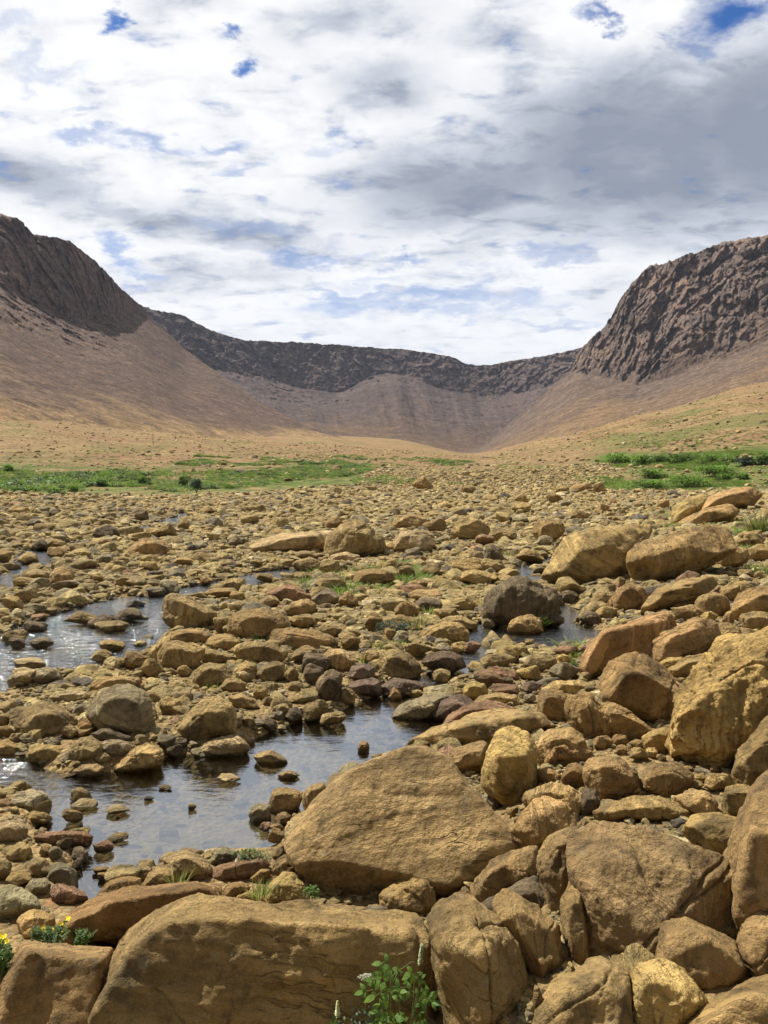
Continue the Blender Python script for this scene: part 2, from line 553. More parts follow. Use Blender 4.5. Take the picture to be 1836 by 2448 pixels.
def build_ground():
    ys = np.concatenate([np.linspace(-60, 1.2, 40)[:-1], np.geomspace(1.2, 1500, 860)])
    a = np.concatenate([np.linspace(-3.0, -0.62, 50)[:-1], np.linspace(-0.62, 0.62, 560), np.linspace(0.62, 3.0, 50)[1:]])
    Y, A = np.meshgrid(ys, a, indexing='ij')
    X = A * np.minimum(np.sqrt(np.maximum(Y, 0) ** 2 + 9.0), 900.0 + 0.0 * Y + 0.2 * np.maximum(Y, 0))
    x, y = X.ravel(), Y.ravel()
    z = ground_raw(x, y)
    me = np_mesh('ground', np.stack([x, y, z], 1), grid_faces(len(ys), len(a))[:, ::-1])
    yy = np.maximum(y, 0.5)
    u, v = overview_uv(x, yy, z)
    p = np.stack([x, y, z], 1)
    nz = fbm(p * np.array([0.05, 0.025, 0.0]), 4, 51)
    n2 = fbm(p * 0.22, 4, 52)
    # green flats on both sides of the stony bed
    left = sstep(1080, 1054, v + 22 * n2) * sstep(985, 1012, v + 16 * nz) * sstep(860, 760, u + 60 * nz) * sstep(-.35, .1, n2 + .6 * nz)
    right = sstep(1040, 1000, v + 25 * n2 - 0.10 * (u - 1300)) * sstep(968, 992, v + 20 * nz + 0.05 * (u - 1300)) * sstep(1240, 1340, u + 70 * nz)
    bank = sstep(1480, 1640, u + 160 * n2 + (v - 1100) * 0.25) * sstep(1350, 1150, v) * sstep(1000, 1040, v) * 0.8
    mid = 0.5 * sstep(1012, 1022, v) * sstep(1060, 1030, v) * sstep(0.12, 0.4, n2)
    apron = 0.42 * sstep(0.18, 0.5, nz + 0.35 * n2) * sstep(1010, 985, v) * sstep(880, 930, v)
    streak = sstep(0.10, 0.30, nz) * sstep(1250, 1350, u) * sstep(1010, 985, v) * sstep(880, 900, v + 0.12 * (u - 1300)) * 0.6
    gm = np.clip(np.maximum.reduce([left, right, bank, mid, apron, streak]), 0, 1) * (y > 20)
    set_attr(me, 'green', gm)
    set_attr(me, 'far', sstep(60, 130, y))
    set_attr(me, 'pebble', sstep(-0.02, 0.05, z) * sstep(40, 20, y))
    m, g = new_mat('gravel_ground')
    pos = g.n('ShaderNodeNewGeometry').outputs['Position']
    # near: gravelly sand with pebbles
    cell = g.voro(pos, 22.0, 'F1', 'Color')
    ce = g.voro(pos, 22.0, 'F1', 'Distance')
    cc = g.n('ShaderNodeSeparateColor'); g.set(cc.inputs[0], cell)
    near = g.ramp(cc.outputs[0], [(0, (0.20, 0.14, 0.065)), (0.3, (0.29, 0.20, 0.085)), (0.6, (0.35, 0.25, 0.11)), (0.85, (0.17, 0.13, 0.08)), (1, (0.25, 0.13, 0.06))])
    sandy = g.scale_col((0.24, 0.165, 0.075), g.step(g.noise(pos, 9, 5), 0.3, 0.7, 0.6, 1.3))
    near = g.mix(g.step(g.noise(pos, 3.0, 3), 0.42, 0.6), near, sandy)
    # far: stony tan apron
    fcell = g.n('ShaderNodeSeparateColor'); g.set(fcell.inputs[0], g.voro(pos, 1.1, 'F1', 'Color'))
    far = g.ramp(fcell.outputs[0], [(0, (0.25, 0.165, 0.075)), (0.35, (0.32, 0.215, 0.095)), (0.75, (0.39, 0.27, 0.125)), (0.93, (0.20, 0.12, 0.06)), (1, (0.44, 0.33, 0.17))])
    far = g.scale_col(far, g.step(g.noise(pos, 0.12, 5, 0.6), 0.3, 0.7, 0.58, 0.88))
    far = g.mix(g.step(g.noise(g.vmath('MULTIPLY', pos, (0.03, 0.06, 0.1)), 1.0, 5, 0.6), 0.48, 0.66), far, g.mix(0.55, far, (0.22, 0.11, 0.06)))
    base = g.mix(g.attr('far'), near, far)
    gr = g.ramp(g.noise(pos, 0.5, 6, 0.65), [(0.34, (0.045, 0.068, 0.013)), (0.5, (0.10, 0.128, 0.028)), (0.68, (0.20, 0.18, 0.058))])
    base = g.mix(g.attr('green'), base, gr)
    hf = g.math('MULTIPLY', g.voro(pos, 1.1), 0.5)
    hgt = g.math('ADD', g.math('MULTIPLY', ce, -0.035), g.math('MULTIPLY', g.noise(pos, 30, 5), 0.04))
    fm = g.attr('far')
    hgt = g.math('MULTIPLY', hgt, g.math('SUBTRACT', 1.0, fm))
    hgt = g.math('ADD', hgt, g.math('MULTIPLY', fm, g.math('ADD', g.math('MULTIPLY', g.noise(pos, 0.7, 7, 0.7), 0.9), g.math('MULTIPLY', hf, -0.5))))
    g.out(g.principled(base, 0.95, g.bump(hgt, 1.0, 1.0), 0.15))
    o = link('ground', me, m)
    return tag(o, 'stony tan valley ground with gravel bed and green flats', 'ground', None, 'structure')


# ------------------------------------------------------------------ mountains
def line(pts, us):
    P = np.array(pts, float)
    return np.interp(us, P[:, 0], P[:, 1]), np.interp(us, P[:, 0], P[:, 2])


def mountain_mesh(name, u0, u1, nc, lines, rows, seed, cliff_band, amp_cliff=14.0, amp_talus=2.0, sky_jag=1.5, gully=0.0, shear=0.0, soft=0.2, crops=0.8, zs=0.5):
    """lines: (u, v, depth) breaklines from foot to behind the crest; rows: row count per strip."""
    us = np.linspace(u0, u1, nc)
    L = [line(l, us) for l in lines]
    ker = np.hanning(41); ker /= ker.sum()
    sm = lambda q: np.convolve(np.pad(q, 20, 'edge'), ker, 'valid')
    for k in range(len(L) - 2):
        L[k] = (sm(L[k][0]), sm(L[k][1]))
    c = len(L) - 2
    L[c] = (L[c][0], sm(L[c][1]))
    L[c - 1] = (np.maximum(L[c - 1][0], L[c][0] + 2.0), L[c - 1][1])
    V, D, T = [], [], []
    for k in range(len(L) - 1):
        n = rows[k]
        for i in range(n + (1 if k == len(L) - 2 else 0)):
            t = i / n
            V.append(L[k][0] * (1 - t) + L[k + 1][0] * t)
            D.append(L[k][1] * (1 - t) + L[k + 1][1] * t)
            T.append(np.full(nc, k + t))
    V, D, T = np.array(V), np.array(D), np.array(T)
    U = np.tile(us, (len(V), 1))
    c, s = math.cos(PITCH), math.sin(PITCH)
    a = (U * VK - CX) / F
    b = -(V * VK - CY) / F
    dy = c + b * s; dz = -s + b * c
    t = D / dy
    x, y, z = (a * t).ravel(), D.ravel(), (H + dz * t).ravel()
    p = np.stack([x, y, z], 1)
    tt = T.ravel()
    lo, hi = cliff_band
    kl = int(lo)
    # the cliff band dies out where it is thin
    thick = np.tile(np.clip((L[kl][0] - L[kl + 1][0]) / 75.0, 0, 1), len(V))
    wob = 0.55 * fbm(p * 0.006, 4, seed + 5) + 0.35 * fbm(p * 0.022, 4, seed + 6)
    cm = sstep(lo - soft, lo + 0.30 + 0.4 * (soft > .5), tt + wob * (0.7 + soft)) * sstep(hi + 0.6, hi + 0.1, tt) * thick
    # rock steps and outcrops breaking through the scree
    crop = sstep(0.30, 0.48, fbm(p * np.array([.006, .006, .02]), 4, seed + 12)) * sstep(0.75, 1.05, tt / lo) * crops
    cm = np.maximum(cm, crop * thick)
    wp = p + 22 * np.stack([fbm(p * .012, 3, seed + 20), fbm(p * .012, 3, seed + 21), fbm(p * .012, 3, seed + 22)], 1)
    q = wp * np.array([1.0, 1.0, zs])
    q[:, 0] += 0.30 * z * (1 - zs) * 2
    big = ridged(q * 0.0075, 5, seed)
    med = fbm(q * 0.030, 5, seed + 1, 0.62)
    blk = np.floor((fbm(wp * np.array([.02, .02, .03]), 3, seed + 30) + 1) * 5) / 5
    sml = ridged(wp * np.array([1, 1, .8]) * 0.07, 4, seed + 2)
    sk = wp + 0.0
    sk[:, 0] += 0.25 * z; sk[:, 2] *= 0.62
    b1, e1 = blocks(sk / 24.0, seed + 40)
    b2, e2 = blocks(sk / 9.0 + 0.3 * b1[:, None], seed + 50)
    d = cm * amp_cliff * (0.75 * big + 0.60 * med + 0.15 * blk + 0.34 * b1 - 0.15 * e1 + 0.30 * b2 - 0.16 * e2 + 0.28 * sml)
    fl = (U.ravel() - shear * V.ravel())
    ch = fbm(np.stack([fl * 0.030, tt * 0.8, fl * 0], 1), 5, seed + 3)
    d = d + (1 - cm) * (amp_talus * fbm(p * 0.02, 4, seed + 4) + amp_talus * 0.9 * fbm(p * 0.10, 4, seed + 8, .6) + gully * ch)
    damp = sstep(0.0, 0.5, tt)
    d = d * damp
    nrm = np.stack([-x, -y], 1)
    nrm /= np.linalg.norm(nrm, axis=1)[:, None]
    x = x + nrm[:, 0] * d; y = y + nrm[:, 1] * d
    z = z + damp * (cm * sky_jag * 2 * fbm(p * 0.05, 5, seed + 7, .6) + 0.20 * d * (1 - cm))
    me = np_mesh(name, np.stack([x, y, z], 1), grid_faces(len(V), nc)[:, ::-1])
    set_attr(me, 'cliff', cm * (1.0 - 0.45 * np.clip(soft - 0.25, 0, .6) * (1 + 2 * np.clip(fbm(p * .012, 4, seed + 77), -.4, .5))))
    set_attr(me, 'band', tt)
    set_attr(me, 'flow', fl * 0.02)
    return me


def mountain_material(name, cliff, talus_lo, talus_hi, lo, hi, dim=0.60):
    m, g = new_mat(name)
    pos = g.n('ShaderNodeNewGeometry').outputs['Position']
    cl = g.attr('cliff'); bd = g.attr('band')
    n1 = g.noise(pos, 0.010, 6, 0.65, 0.5)
    n2 = g.noise(pos, 0.055, 7, 0.72)
    n3 = g.noise(pos, 0.22, 5, 0.75)
    rock = g.ramp(g.math('ADD', g.math('MULTIPLY', n1, 0.45), g.math('MULTIPLY', n2, 0.55)), [(0.34, tuple(c * 0.45 for c in cliff)), (0.5, cliff), (0.64, (cliff[0] * 1.7, cliff[1] * 1.5, cliff[2] * 1.25))])
    rock = g.scale_col(rock, g.step(n3, 0.3, 0.7, 0.6, 1.4))
    ty = g.math('ADD', bd, g.math('MULTIPLY', g.math('SUBTRACT', n1, 0.5), 1.6))
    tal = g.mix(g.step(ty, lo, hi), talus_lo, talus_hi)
    # downhill streaks of greyer and redder scree
    cv = g.n('ShaderNodeCombineXYZ')
    g.set(cv.inputs[0], g.attr('flow')); g.set(cv.inputs[1], g.math('MULTIPLY', bd, 0.7)); g.set(cv.inputs[2], g.math('MULTIPLY', n2, 1.0))
    st = g.noise(cv.outputs[0], 1.6, 7, 0.7, 0.3)
    tal = g.mix(g.step(st, 0.44, 0.66, 0.0, 0.60), tal, (0.150, 0.098, 0.074))
    tal = g.mix(g.step(st, 0.46, 0.32, 0.0, 0.40), tal, (0.255, 0.155, 0.082))
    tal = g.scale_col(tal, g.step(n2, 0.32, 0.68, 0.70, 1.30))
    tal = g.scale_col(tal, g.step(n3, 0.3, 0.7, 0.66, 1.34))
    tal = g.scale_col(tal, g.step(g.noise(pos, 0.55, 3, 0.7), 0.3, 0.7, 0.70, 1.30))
    tal = g.scale_col(tal, dim)  # whole scree darkened: cloud shadow on the slopes put into its colour
    sp = g.voro(pos, 0.16)
    tal = g.mix(g.math('MULTIPLY', g.step(sp, 0.10, 0.30, 0.75, 0.0), g.step(n2, 0.48, 0.6)), tal, g.scale_col(tal, 1.7))
    col = g.mix(cl, tal, rock)
    hgt = g.math('ADD', g.math('MULTIPLY', g.noise(pos, 0.08, 8, 0.75), 14.0), g.math('MULTIPLY', g.voro(g.vmath('MULTIPLY', pos, (1, 1, 0.5)), 0.07), 5.0))
    hgt = g.math('MULTIPLY', hgt, g.math('MULTIPLY_ADD', cl, 0.85, 0.15))
    hgt = g.math('ADD', hgt, g.math('MULTIPLY', g.noise(pos, 0.35, 5, 0.75), 1.6))
    g.out(g.principled(col, 0.95, g.bump(hgt, 0.65, 1.0), 0.1))
    return m


def build_mountains():
    left = [
        [(-700, 965, 250), (0, 955, 255), (300, 968, 300), (660, 960, 600), (790, 985, 640)],
        [(-700, 800, 320), (0, 852, 335), (300, 915, 420), (500, 925, 600), (660, 926, 850), (790, 962, 840)],
        [(-700, 540, 780), (0, 612, 820), (60, 650, 850), (150, 688, 900), (240, 690, 1000), (300, 676, 1150), (400, 766, 1150), (480, 820, 1050), (560, 876, 950), (660, 925, 870), (790, 961, 860)],
        [(-700, 330, 820), (-200, 420, 850), (0, 463, 875), (40, 472, 890), (62, 495, 900), (70, 505, 905), (110, 513, 920), (150, 520, 945), (200, 560, 1000), (240, 600, 1040), (262, 625, 1080), (305, 660, 1165), (330, 690, 1200), (400, 755, 1180), (480, 812, 1080), (560, 869, 970), (660, 922, 880), (790, 960, 870)],
        [(-700, 340, 1300), (0, 480, 1350), (240, 620, 1500), (330, 720, 1500), (660, 960, 1200), (790, 990, 1200)]]
    me = mountain_mesh('mountain', -260, 790, 840, left, [30, 150, 110, 12], 101, (2.0, 3.0), 10, 2.0, 1.6, 2.5, 1.9, 0.7, 0.8, 0.95)
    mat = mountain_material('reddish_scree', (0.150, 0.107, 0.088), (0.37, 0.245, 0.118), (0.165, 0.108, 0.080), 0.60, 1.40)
    tag(link('mountain', me, mat), 'brown scree mountain slope on the left side of the valley', 'mountain', None, 'structure')
    head = [
        [(150, 1000, 1250), (650, 945, 1250), (850, 965, 1250), (1000, 985, 1250), (1100, 995, 1250), (1350, 990, 1250)],
        [(150, 800, 1850), (420, 790, 1900), (530, 805, 1950), (650, 840, 2000), (740, 850, 2000), (800, 812, 2050), (865, 806, 2050), (950, 838, 2000), (1050, 860, 2000), (1120, 848, 1950), (1240, 822, 1900), (1350, 820, 1900)],
        [(150, 560, 1950), (285, 648, 1960), (310, 663, 1970), (400, 685, 1990), (455, 715, 2000), (530, 736, 2020), (640, 740, 2080), (760, 748, 2080), (870, 755, 2110), (960, 768, 2080), (985, 775, 2080), (1000, 785, 2080), (1030, 790, 2070), (1062, 790, 2060), (1100, 780, 2040), (1180, 768, 1990), (1255, 752, 1960), (1350, 735, 1960)],
        [(150, 640, 2900), (530, 750, 3000), (1030, 795, 3200), (1350, 760, 2900)]]
    me = mountain_mesh('mountain', 150, 1350, 700, head, [110, 110, 10], 211, (1.0, 2.0), 15, 6.0, 1.6, 20.0, 0.3, 0.85, 0.35, 0.6)
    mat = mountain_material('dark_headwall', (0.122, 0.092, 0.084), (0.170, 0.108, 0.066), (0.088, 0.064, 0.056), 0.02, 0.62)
    tag(link('mountain', me, mat), 'dark curved headwall of cliffs closing the valley', 'mountain', None, 'structure')
    right = [
        [(980, 992, 760), (1100, 978, 720), (1280, 955, 620), (1400, 935, 580), (1659, 880, 500), (2300, 800, 460)],
        [(980, 985, 1300), (1040, 968, 1330), (1060, 955, 1330), (1150, 880, 1280), (1240, 804, 1240), (1300, 814, 1150), (1380, 834, 1050), (1450, 814, 1000), (1540, 782, 950), (1659, 737, 900), (2300, 560, 760)],
        [(980, 982, 1320), (1040, 964, 1350), (1060, 949, 1350), (1150, 872, 1310), (1235, 798, 1270), (1246, 770, 1260), (1258, 750, 1250), (1290, 720, 1220), (1320, 690, 1200), (1340, 650, 1180), (1365, 615, 1160), (1400, 580, 1140), (1450, 568, 1100), (1495, 555, 1070), (1520, 540, 1060), (1580, 520, 1030), (1659, 508, 990), (2300, 400, 830)],
        [(980, 1010, 1700), (1240, 830, 1700), (1400, 600, 1600), (1659, 520, 1500), (2300, 410, 1300)]]
    me = mountain_mesh('mountain', 980, 1950, 760, right, [110, 220, 12], 307, (1.0, 2.0), 18, 2.0, 2.2, 3.0, -1.9, 0.25)
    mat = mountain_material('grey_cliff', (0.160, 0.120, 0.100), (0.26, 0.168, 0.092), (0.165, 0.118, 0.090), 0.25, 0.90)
    tag(link('mountain', me, mat), 'steep rugged cliff mountain on the right side of the valley', 'mountain', None, 'structure')


# ------------------------------------------------------------------ air
def build_haze():
    x, y0, y1, z0, z1 = 4200.0, -70.0, 3600.0, -8.0, 620.0
    v = np.array([(sx * x, y, z) for z in (z0, z1) for y in (y0, y1) for sx in (-1, 1)])
    f = np.array([(0, 2, 3, 1), (4, 5, 7, 6), (0, 1, 5, 4), (2, 6, 7, 3), (0, 4, 6, 2), (1, 3, 7, 5)])
    m = bpy.data.materials.new('valley_air')
    m.use_nodes = True
    g = NT(m.node_tree)
    pv = g.n('ShaderNodeVolumePrincipled')
    pv.inputs['Color'].default_value = (0.62, 0.74, 1.0, 1)
    pv.inputs['Density'].default_value = 0.000045
    o = g.n('ShaderNodeOutputMaterial')
    g.t.links.new(pv.outputs[0], o.inputs['Volume'])
    tag(link('haze', np_mesh('haze', v, f, False), m), 'thin bluish air over the far end of the valley', 'haze', None, 'stuff')


# ------------------------------------------------------------------ water
def build_water():
    me = np_mesh('water', np.array([[-60, 1.5, 0], [60, 1.5, 0], [60, 62, 0], [-60, 62, 0]], float), np.array([[0, 1, 2, 3]]), False)
    m, g = new_mat('shallow_water')
    pos = g.n('ShaderNodeNewGeometry').outputs['Position']
    sx = g.n('ShaderNodeSeparateXYZ'); g.set(sx.inputs[0], pos)
    warp = g.vmath('MULTIPLY', pos, (1.0, 2.0, 1.0))
    r1 = g.noise(warp, 5.0, 3, 0.5, 0.3)
    r2 = g.noise(warp, 21.0, 3, 0.55)
    # the stream on the left runs over shallows: choppier than the pool
    fast = g.math('ADD', g.step(sx.outputs[0], -1.9, -3.0), g.step(sx.outputs[1], 8.6, 10.5), clamp=True)
    amp = g.math('MULTIPLY_ADD', fast, 3.0, 0.42)
    hgt = g.math('MULTIPLY', g.math('ADD', g.math('MULTIPLY', r1, 0.012), g.math('MULTIPLY', r2, 0.004)), amp)
    nrm = g.bump(hgt, 1.0, 1.0)
    fr = g.n('ShaderNodeFresnel'); fr.inputs['IOR'].default_value = 1.33
    g.t.links.new(nrm, fr.inputs['Normal'])
    gl = g.n('ShaderNodeBsdfGlossy'); gl.inputs['Roughness'].default_value = 0.06
    gl.inputs['Color'].default_value = (0.90, 0.95, 1.0, 1)
    g.t.links.new(nrm, gl.inputs['Normal'])
    tr = g.n('ShaderNodeBsdfTransparent'); tr.inputs['Color'].default_value = (0.66, 0.68, 0.64, 1)
    mx = g.n('ShaderNodeMixShader')
    g.set(mx.inputs[0], g.math('MULTIPLY_ADD', fr.outputs[0], 1.6, 0.16, clamp=True))
    g.t.links.new(tr.outputs[0], mx.inputs[1]); g.t.links.new(gl.outputs[0], mx.inputs[2])
    g.out(mx.outputs[0])
    tag(link('water', me, m), 'clear shallow water of the stream and pool reflecting the sky', 'water', None, 'structure')
# ------------------------------------------------------------------ rocks
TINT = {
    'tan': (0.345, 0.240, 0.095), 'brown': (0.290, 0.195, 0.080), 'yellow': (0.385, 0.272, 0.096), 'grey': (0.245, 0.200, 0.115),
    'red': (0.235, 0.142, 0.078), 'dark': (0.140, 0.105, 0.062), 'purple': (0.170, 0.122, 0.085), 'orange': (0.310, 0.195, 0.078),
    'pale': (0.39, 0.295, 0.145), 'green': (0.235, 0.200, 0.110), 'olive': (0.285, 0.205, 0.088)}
WORD = {'tan': 'tan', 'brown': 'brown', 'yellow': 'yellow', 'grey': 'grey', 'red': 'reddish', 'dark': 'dark', 'purple': 'purplish',
        'orange': 'orange', 'pale': 'pale', 'green': 'greenish', 'olive': 'olive brown'}
FOOT = []        # footprints of placed rocks (x, y, rx, ry)
PLACED = []      # (object, centre px, py, width px, height px, tint, shape, landmark)


def hull_planes(P):
    bm = bmesh.new()
    for p in P:
        bm.verts.new(p)
    r = bmesh.ops.convex_hull(bm, input=bm.verts)
    bmesh.ops.delete(bm, geom=list({e for e in r['geom_interior'] + r['geom_unused'] if isinstance(e, bmesh.types.BMVert)}), context='VERTS')
    bm.normal_update()
    c = np.mean([v.co[:] for v in bm.verts], 0)
    pl = []
    for f in bm.faces:
        n = np.array(f.normal[:])
        if np.linalg.norm(n) < .5 or f.calc_area() < 1e-9:
            continue
        d = float(n @ (np.array(f.verts[0].co[:]) - c))
        if d < 0:
            n, d = -n, -d
        pl.append((n, max(d, 1e-4)))
    bm.free()
    out = []
    for n, d in pl:
        for k, (m, e, w) in enumerate(out):
            if n @ m > 0.985:
                out[k] = ((m * w + n) / np.linalg.norm(m * w + n), (e * w + d) / (w + 1), w + 1)
                break
        else:
            out.append((n, d, 1))
    return c, [(n, d) for n, d, w in out]


def rock_from_points(P, sub, sharp, seed, rough=1.0, strata=0.0, cut=True, grit=0.0, joints=True):
    P = np.array(P, float)
    ext = (P.max(0) - P.min(0)) / 2
    ext = np.maximum(ext, 1e-3)
    c, pl = hull_planes([tuple(p) for p in P / ext])
    rr = np.random.default_rng(seed * 7 + 3)
    if sharp > 10 and cut:
        # flat fracture faces cut from the corners
        Q = P / ext - c
        for k in range(int(6 + sharp * .5)):
            n = rr.normal(size=3); n /= np.linalg.norm(n)
            pl.append((n, float((Q @ n).max()) * rr.uniform(0.74, 0.95)))
    sharp = 10 + sharp * 2.5
    dirs, faces = ico(sub)
    N = np.array([n for n, d in pl]); D = np.array([d for n, d in pl])
    q = np.maximum(dirs @ (N / D[:, None]).T, 0)
    inv = np.power(np.power(q, sharp).sum(1), 1.0 / sharp)
    r = 1.0 / inv
    v = (c + dirs * r[:, None]) * ext
    lo, hi = P.min(0), P.max(0)
    v = lo + (v - v.min(0)) / (v.max(0) - v.min(0)) * (hi - lo)
    size = float(np.cbrt(ext[0] * ext[1] * ext[2]) * 2)
    nr = dirs / ext
    nr /= np.linalg.norm(nr, axis=1)[:, None]
    w = v / size + seed * 3.17
    d = 0.036 * fbm(w * 1.5, 3, seed) + 0.032 * fbm(w * 4.0, 4, seed + 1) + 0.016 * fbm(w * 13, 4, seed + 2, 0.6)
    if grit:
        d += grit * (0.9 * ridged(w * np.array([5, 5, 9.0]), 4, seed + 14) + 0.8 * fbm(w * 24, 4, seed + 15, .65))
    rg = ridged(w * 2.2, 3, seed + 3)
    d -= 0.030 * np.clip(rg - 0.55, 0, 1) * 2
    if sub >= 6 and joints:
        # joints: thin grooves along a few fracture planes
        g0 = v / size
        for k in range(3):
            n = rr.normal(size=3); n /= np.linalg.norm(n)
            off = g0 @ n - (g0.mean(0) @ n + rr.uniform(-.3, .3)) + 0.05 * fbm(w * 2.5, 3, seed + 60 + k)
            gate = sstep(-.05, .2, vnoise(w * 1.3, seed + 70 + k))
            d -= gate * rr.uniform(.015, .04) * np.exp(-(off / rr.uniform(.007, .014)) ** 2)
            d += gate * rr.uniform(-.012, .016) * sstep(-.01, .01, off)
    chip = vnoise(w * 2.7, seed + 9)
    d -= 0.035 * sstep(0.25, 0.6, chip)
    if strata:
        ax = np.array([0.25, 0.2, 1.0]); ax /= np.linalg.norm(ax)
        h = (v @ ax) / size * 7 + 1.2 * fbm(w * 1.2, 2, seed + 4)
        d -= strata * sstep(0.75, 0.95, np.abs((h % 1.0) * 2 - 1)) * sstep(-.2, .3, vnoise(w * 1.4, seed + 5))
    v = v + nr * (d * size * rough)[:, None]
    return v, faces


_SEED = [0]


def finish_rock(name, v, faces, tint, jitter=0.09):
    base = v.mean(0)
    base[2] = v[:, 2].min()
    me = np_mesh(name, v - base, faces)
    o = link(name, me, MAT['rock'])
    o.location = base
    s = 1 + random.uniform(-jitter, jitter)
    o.color = tuple(min(.6, 1.36 * c * q * s * (1 + random.uniform(-0.03, 0.03))) for c, q in zip(TINT[tint], (1.02, .985, .98))) + (1,)
    FOOT.append((base[0], base[1], (v[:, 0].max() - v[:, 0].min()) / 2, (v[:, 1].max() - v[:, 1].min()) / 2))
    return o


def poly_rock(spec):
    """one traced boulder: its outline gets the depth, size and thickness of the place it stands on."""
    head, pts = spec.split(' : ')
    f = head.split('|')
    tile, name, tint = f[0], f[1], f[2]
    opt = dict(kv.split('=') for kv in f[3].split()) if f[3].strip() else {}
    label = f[4]
    ref = f[5] if len(f) > 5 else None
    front = None
    if ' / ' in pts:
        pts, fr = pts.split(' / ')
        front = tile_pts(tile, fr)
    P = tile_pts(tile, pts)
    xs = [p[0] for p in P]; yps = [p[1] for p in P]
    oy = TILES[tile][1]
    by = oy + float(opt['by']) / TS if 'by' in opt else max(yps)
    cx = (min(xs) + max(xs)) / 2
    x0, D, z0 = hit(cx, by)
    D += float(opt.get('dy', 0))
    cyp = sum(yps) / len(P); cxp = sum(xs) / len(P)
    dep = max(0.0, (cyp - HORIZON) / F)
    W = (max(xs) - min(xs)) / F * D
    Hh = (max(yps) - min(yps)) / F * D
    T = float(opt.get('t', 0.42)) * min(math.sqrt(W * Hh), 1.3 * max(W, Hh) * .6)
    lean = float(opt.get('lean', 1.0))
    fl = float(opt.get('fl', 0.45)) * lean
    dep3 = lambda py: D + T * 0.45 + (by - py) / F * D * dep * lean * 1.5
    X = [at_y(px, py, dep3(py)) for px, py in P]
    lows = [p for p in X if p[2] < min(q[2] for q in X) + 0.35 * Hh]
    X += [(p[0], p[1] + T * .2, p[2] - 0.14 * Hh - 0.02) for p in lows]
    if front:
        fd = float(opt.get('fd', 0.8))
        fy = lambda py: D + T * (0.45 - fd) + (by - py) / F * D * dep * fl * 1.5
        X += [at_y(px, py, fy(py)) for px, py in front]
    else:
        fy = lambda py: D - T * 0.25 + (by - py) / F * D * dep * fl * 1.5
        X += [at_y(cxp + (px - cxp) * .60, cyp + (py - cyp) * .56 + 0.06 * (max(yps) - min(yps)), fy(cyp + (py - cyp) * .56 + 0.06 * (max(yps) - min(yps)))) for px, py in P]
    X += [at_y(cxp + (px - cxp) * .70, cyp + (py - cyp) * .70, dep3(cyp + (py - cyp) * .7) + T * 0.9) for px, py in P]
    _SEED[0] += 1
    area = (max(xs) - min(xs)) * (max(yps) - min(yps))
    sub = 7 if area > 120000 else 6 if area > 5000 else 5
    v, faces = rock_from_points(X, sub, float(opt.get('p', 16)), _SEED[0] + 40, float(opt.get('r', 1.0)), float(opt.get('st', 0)), 'nc' not in opt, float(opt.get('g', 0)), 'nj' not in opt)
    o = finish_rock(name, v, faces, tint)
    tag(o, label, 'boulder' if name == 'boulder' else 'flat rock' if name == 'flat_rock' else 'stone')
    o['group'] = 'boulders along the stream' if name == 'boulder' else 'flat rocks among the boulders' if name == 'flat_rock' else 'loose stones of the river bed'
    PLACED.append([o, cxp, cyp, max(xs) - min(xs), max(yps) - min(yps), tint, None, ref])
    return o


# shared shapes for the smaller stones
PROTO = []


def make_protos():
    r = np.random.default_rng(11)
    for k in range(14):
        n = r.integers(14, 30)
        D = r.normal(size=(n, 3)); D /= np.linalg.norm(D, axis=1)[:, None]
        P = D * r.uniform(0.82, 1.12, (n, 1))
        P[:, 2] *= 0.9
        sharp = [9, 12, 16, 22, 14, 10, 30][k % 7]
        v, f = rock_from_points(P, 5, sharp, 300 + k, 1.0)
        v -= (v.max(0) + v.min(0)) / 2
        v /= (v.max(0) - v.min(0)) / 2
        PROTO.append((v, f, np_mesh('stone', v, f)))
    for v, f, me in PROTO:
        me.materials.append(MAT['rock'])


SHAPES = ('rounded', 'flat', 'blocky', 'long')


def box_rock(tile, x0, y0, x1, y1, tint, label=None, flat=False, raw=False):
    if raw:
        X0, Y0, X1, Y1 = x0, y0, x1, y1
    else:
        (X0, Y0), (X1, Y1) = tile_pts(tile, '%g,%g %g,%g' % (x0, y0, x1, y1))
    cx = (X0 + X1) / 2
    w, h = X1 - X0, Y1 - Y0
    gx, D, gz = hit(cx, Y1 - 0.06 * h)
    W = w / F * D
    Hpx = h / F * D
    dep = max(0.02, (((Y0 + Y1) / 2) - HORIZON) / F)
    depth = W * random.uniform(0.62, 0.85)
    hv = max(0.30 * W, math.sqrt(max(0.0, Hpx * Hpx - (depth * dep) ** 2)))
    depth = max(depth, min(1.1 * hv, W))
    hv *= 1.12
    _SEED[0] += 1
    k = random.randrange(len(PROTO))
    v, f, me = PROTO[k]
    o = bpy.data.objects.new('stone', me)
    COL.objects.link(o)
    x, _, _ = at_y(cx, Y1, D + depth * .4)
    rz = random.choice([0, math.pi]) + random.uniform(-0.35, 0.35)
    o.rotation_euler = (random.uniform(-.12, .12), random.uniform(-.15, .15), rz)
    o.scale = (W / 2, depth / 2, hv / 2)
    zb = max(gz, -0.02)
    o.location = (x, D + depth * 0.42, zb + hv * 0.5 - 0.10 * hv)
    s = 1 + random.uniform(-.12, .12)
    o.color = tuple(1.22 * c * q * s for c, q in zip(TINT[tint], (1.01, .99, .98))) + (1,)
    tag(o, label, 'stone')
    FOOT.append((x, D + depth * 0.42, W / 2, depth / 2))
    ar = w / max(h, 1)
    shape = 'long' if ar > 2.6 else 'flat' if ar > 1.95 else 'upright' if ar < 0.95 else random.choice(['rounded', 'blunt'])
    PLACED.append([o, cx, (Y0 + Y1) / 2, w, h, tint, shape, None])
    return o
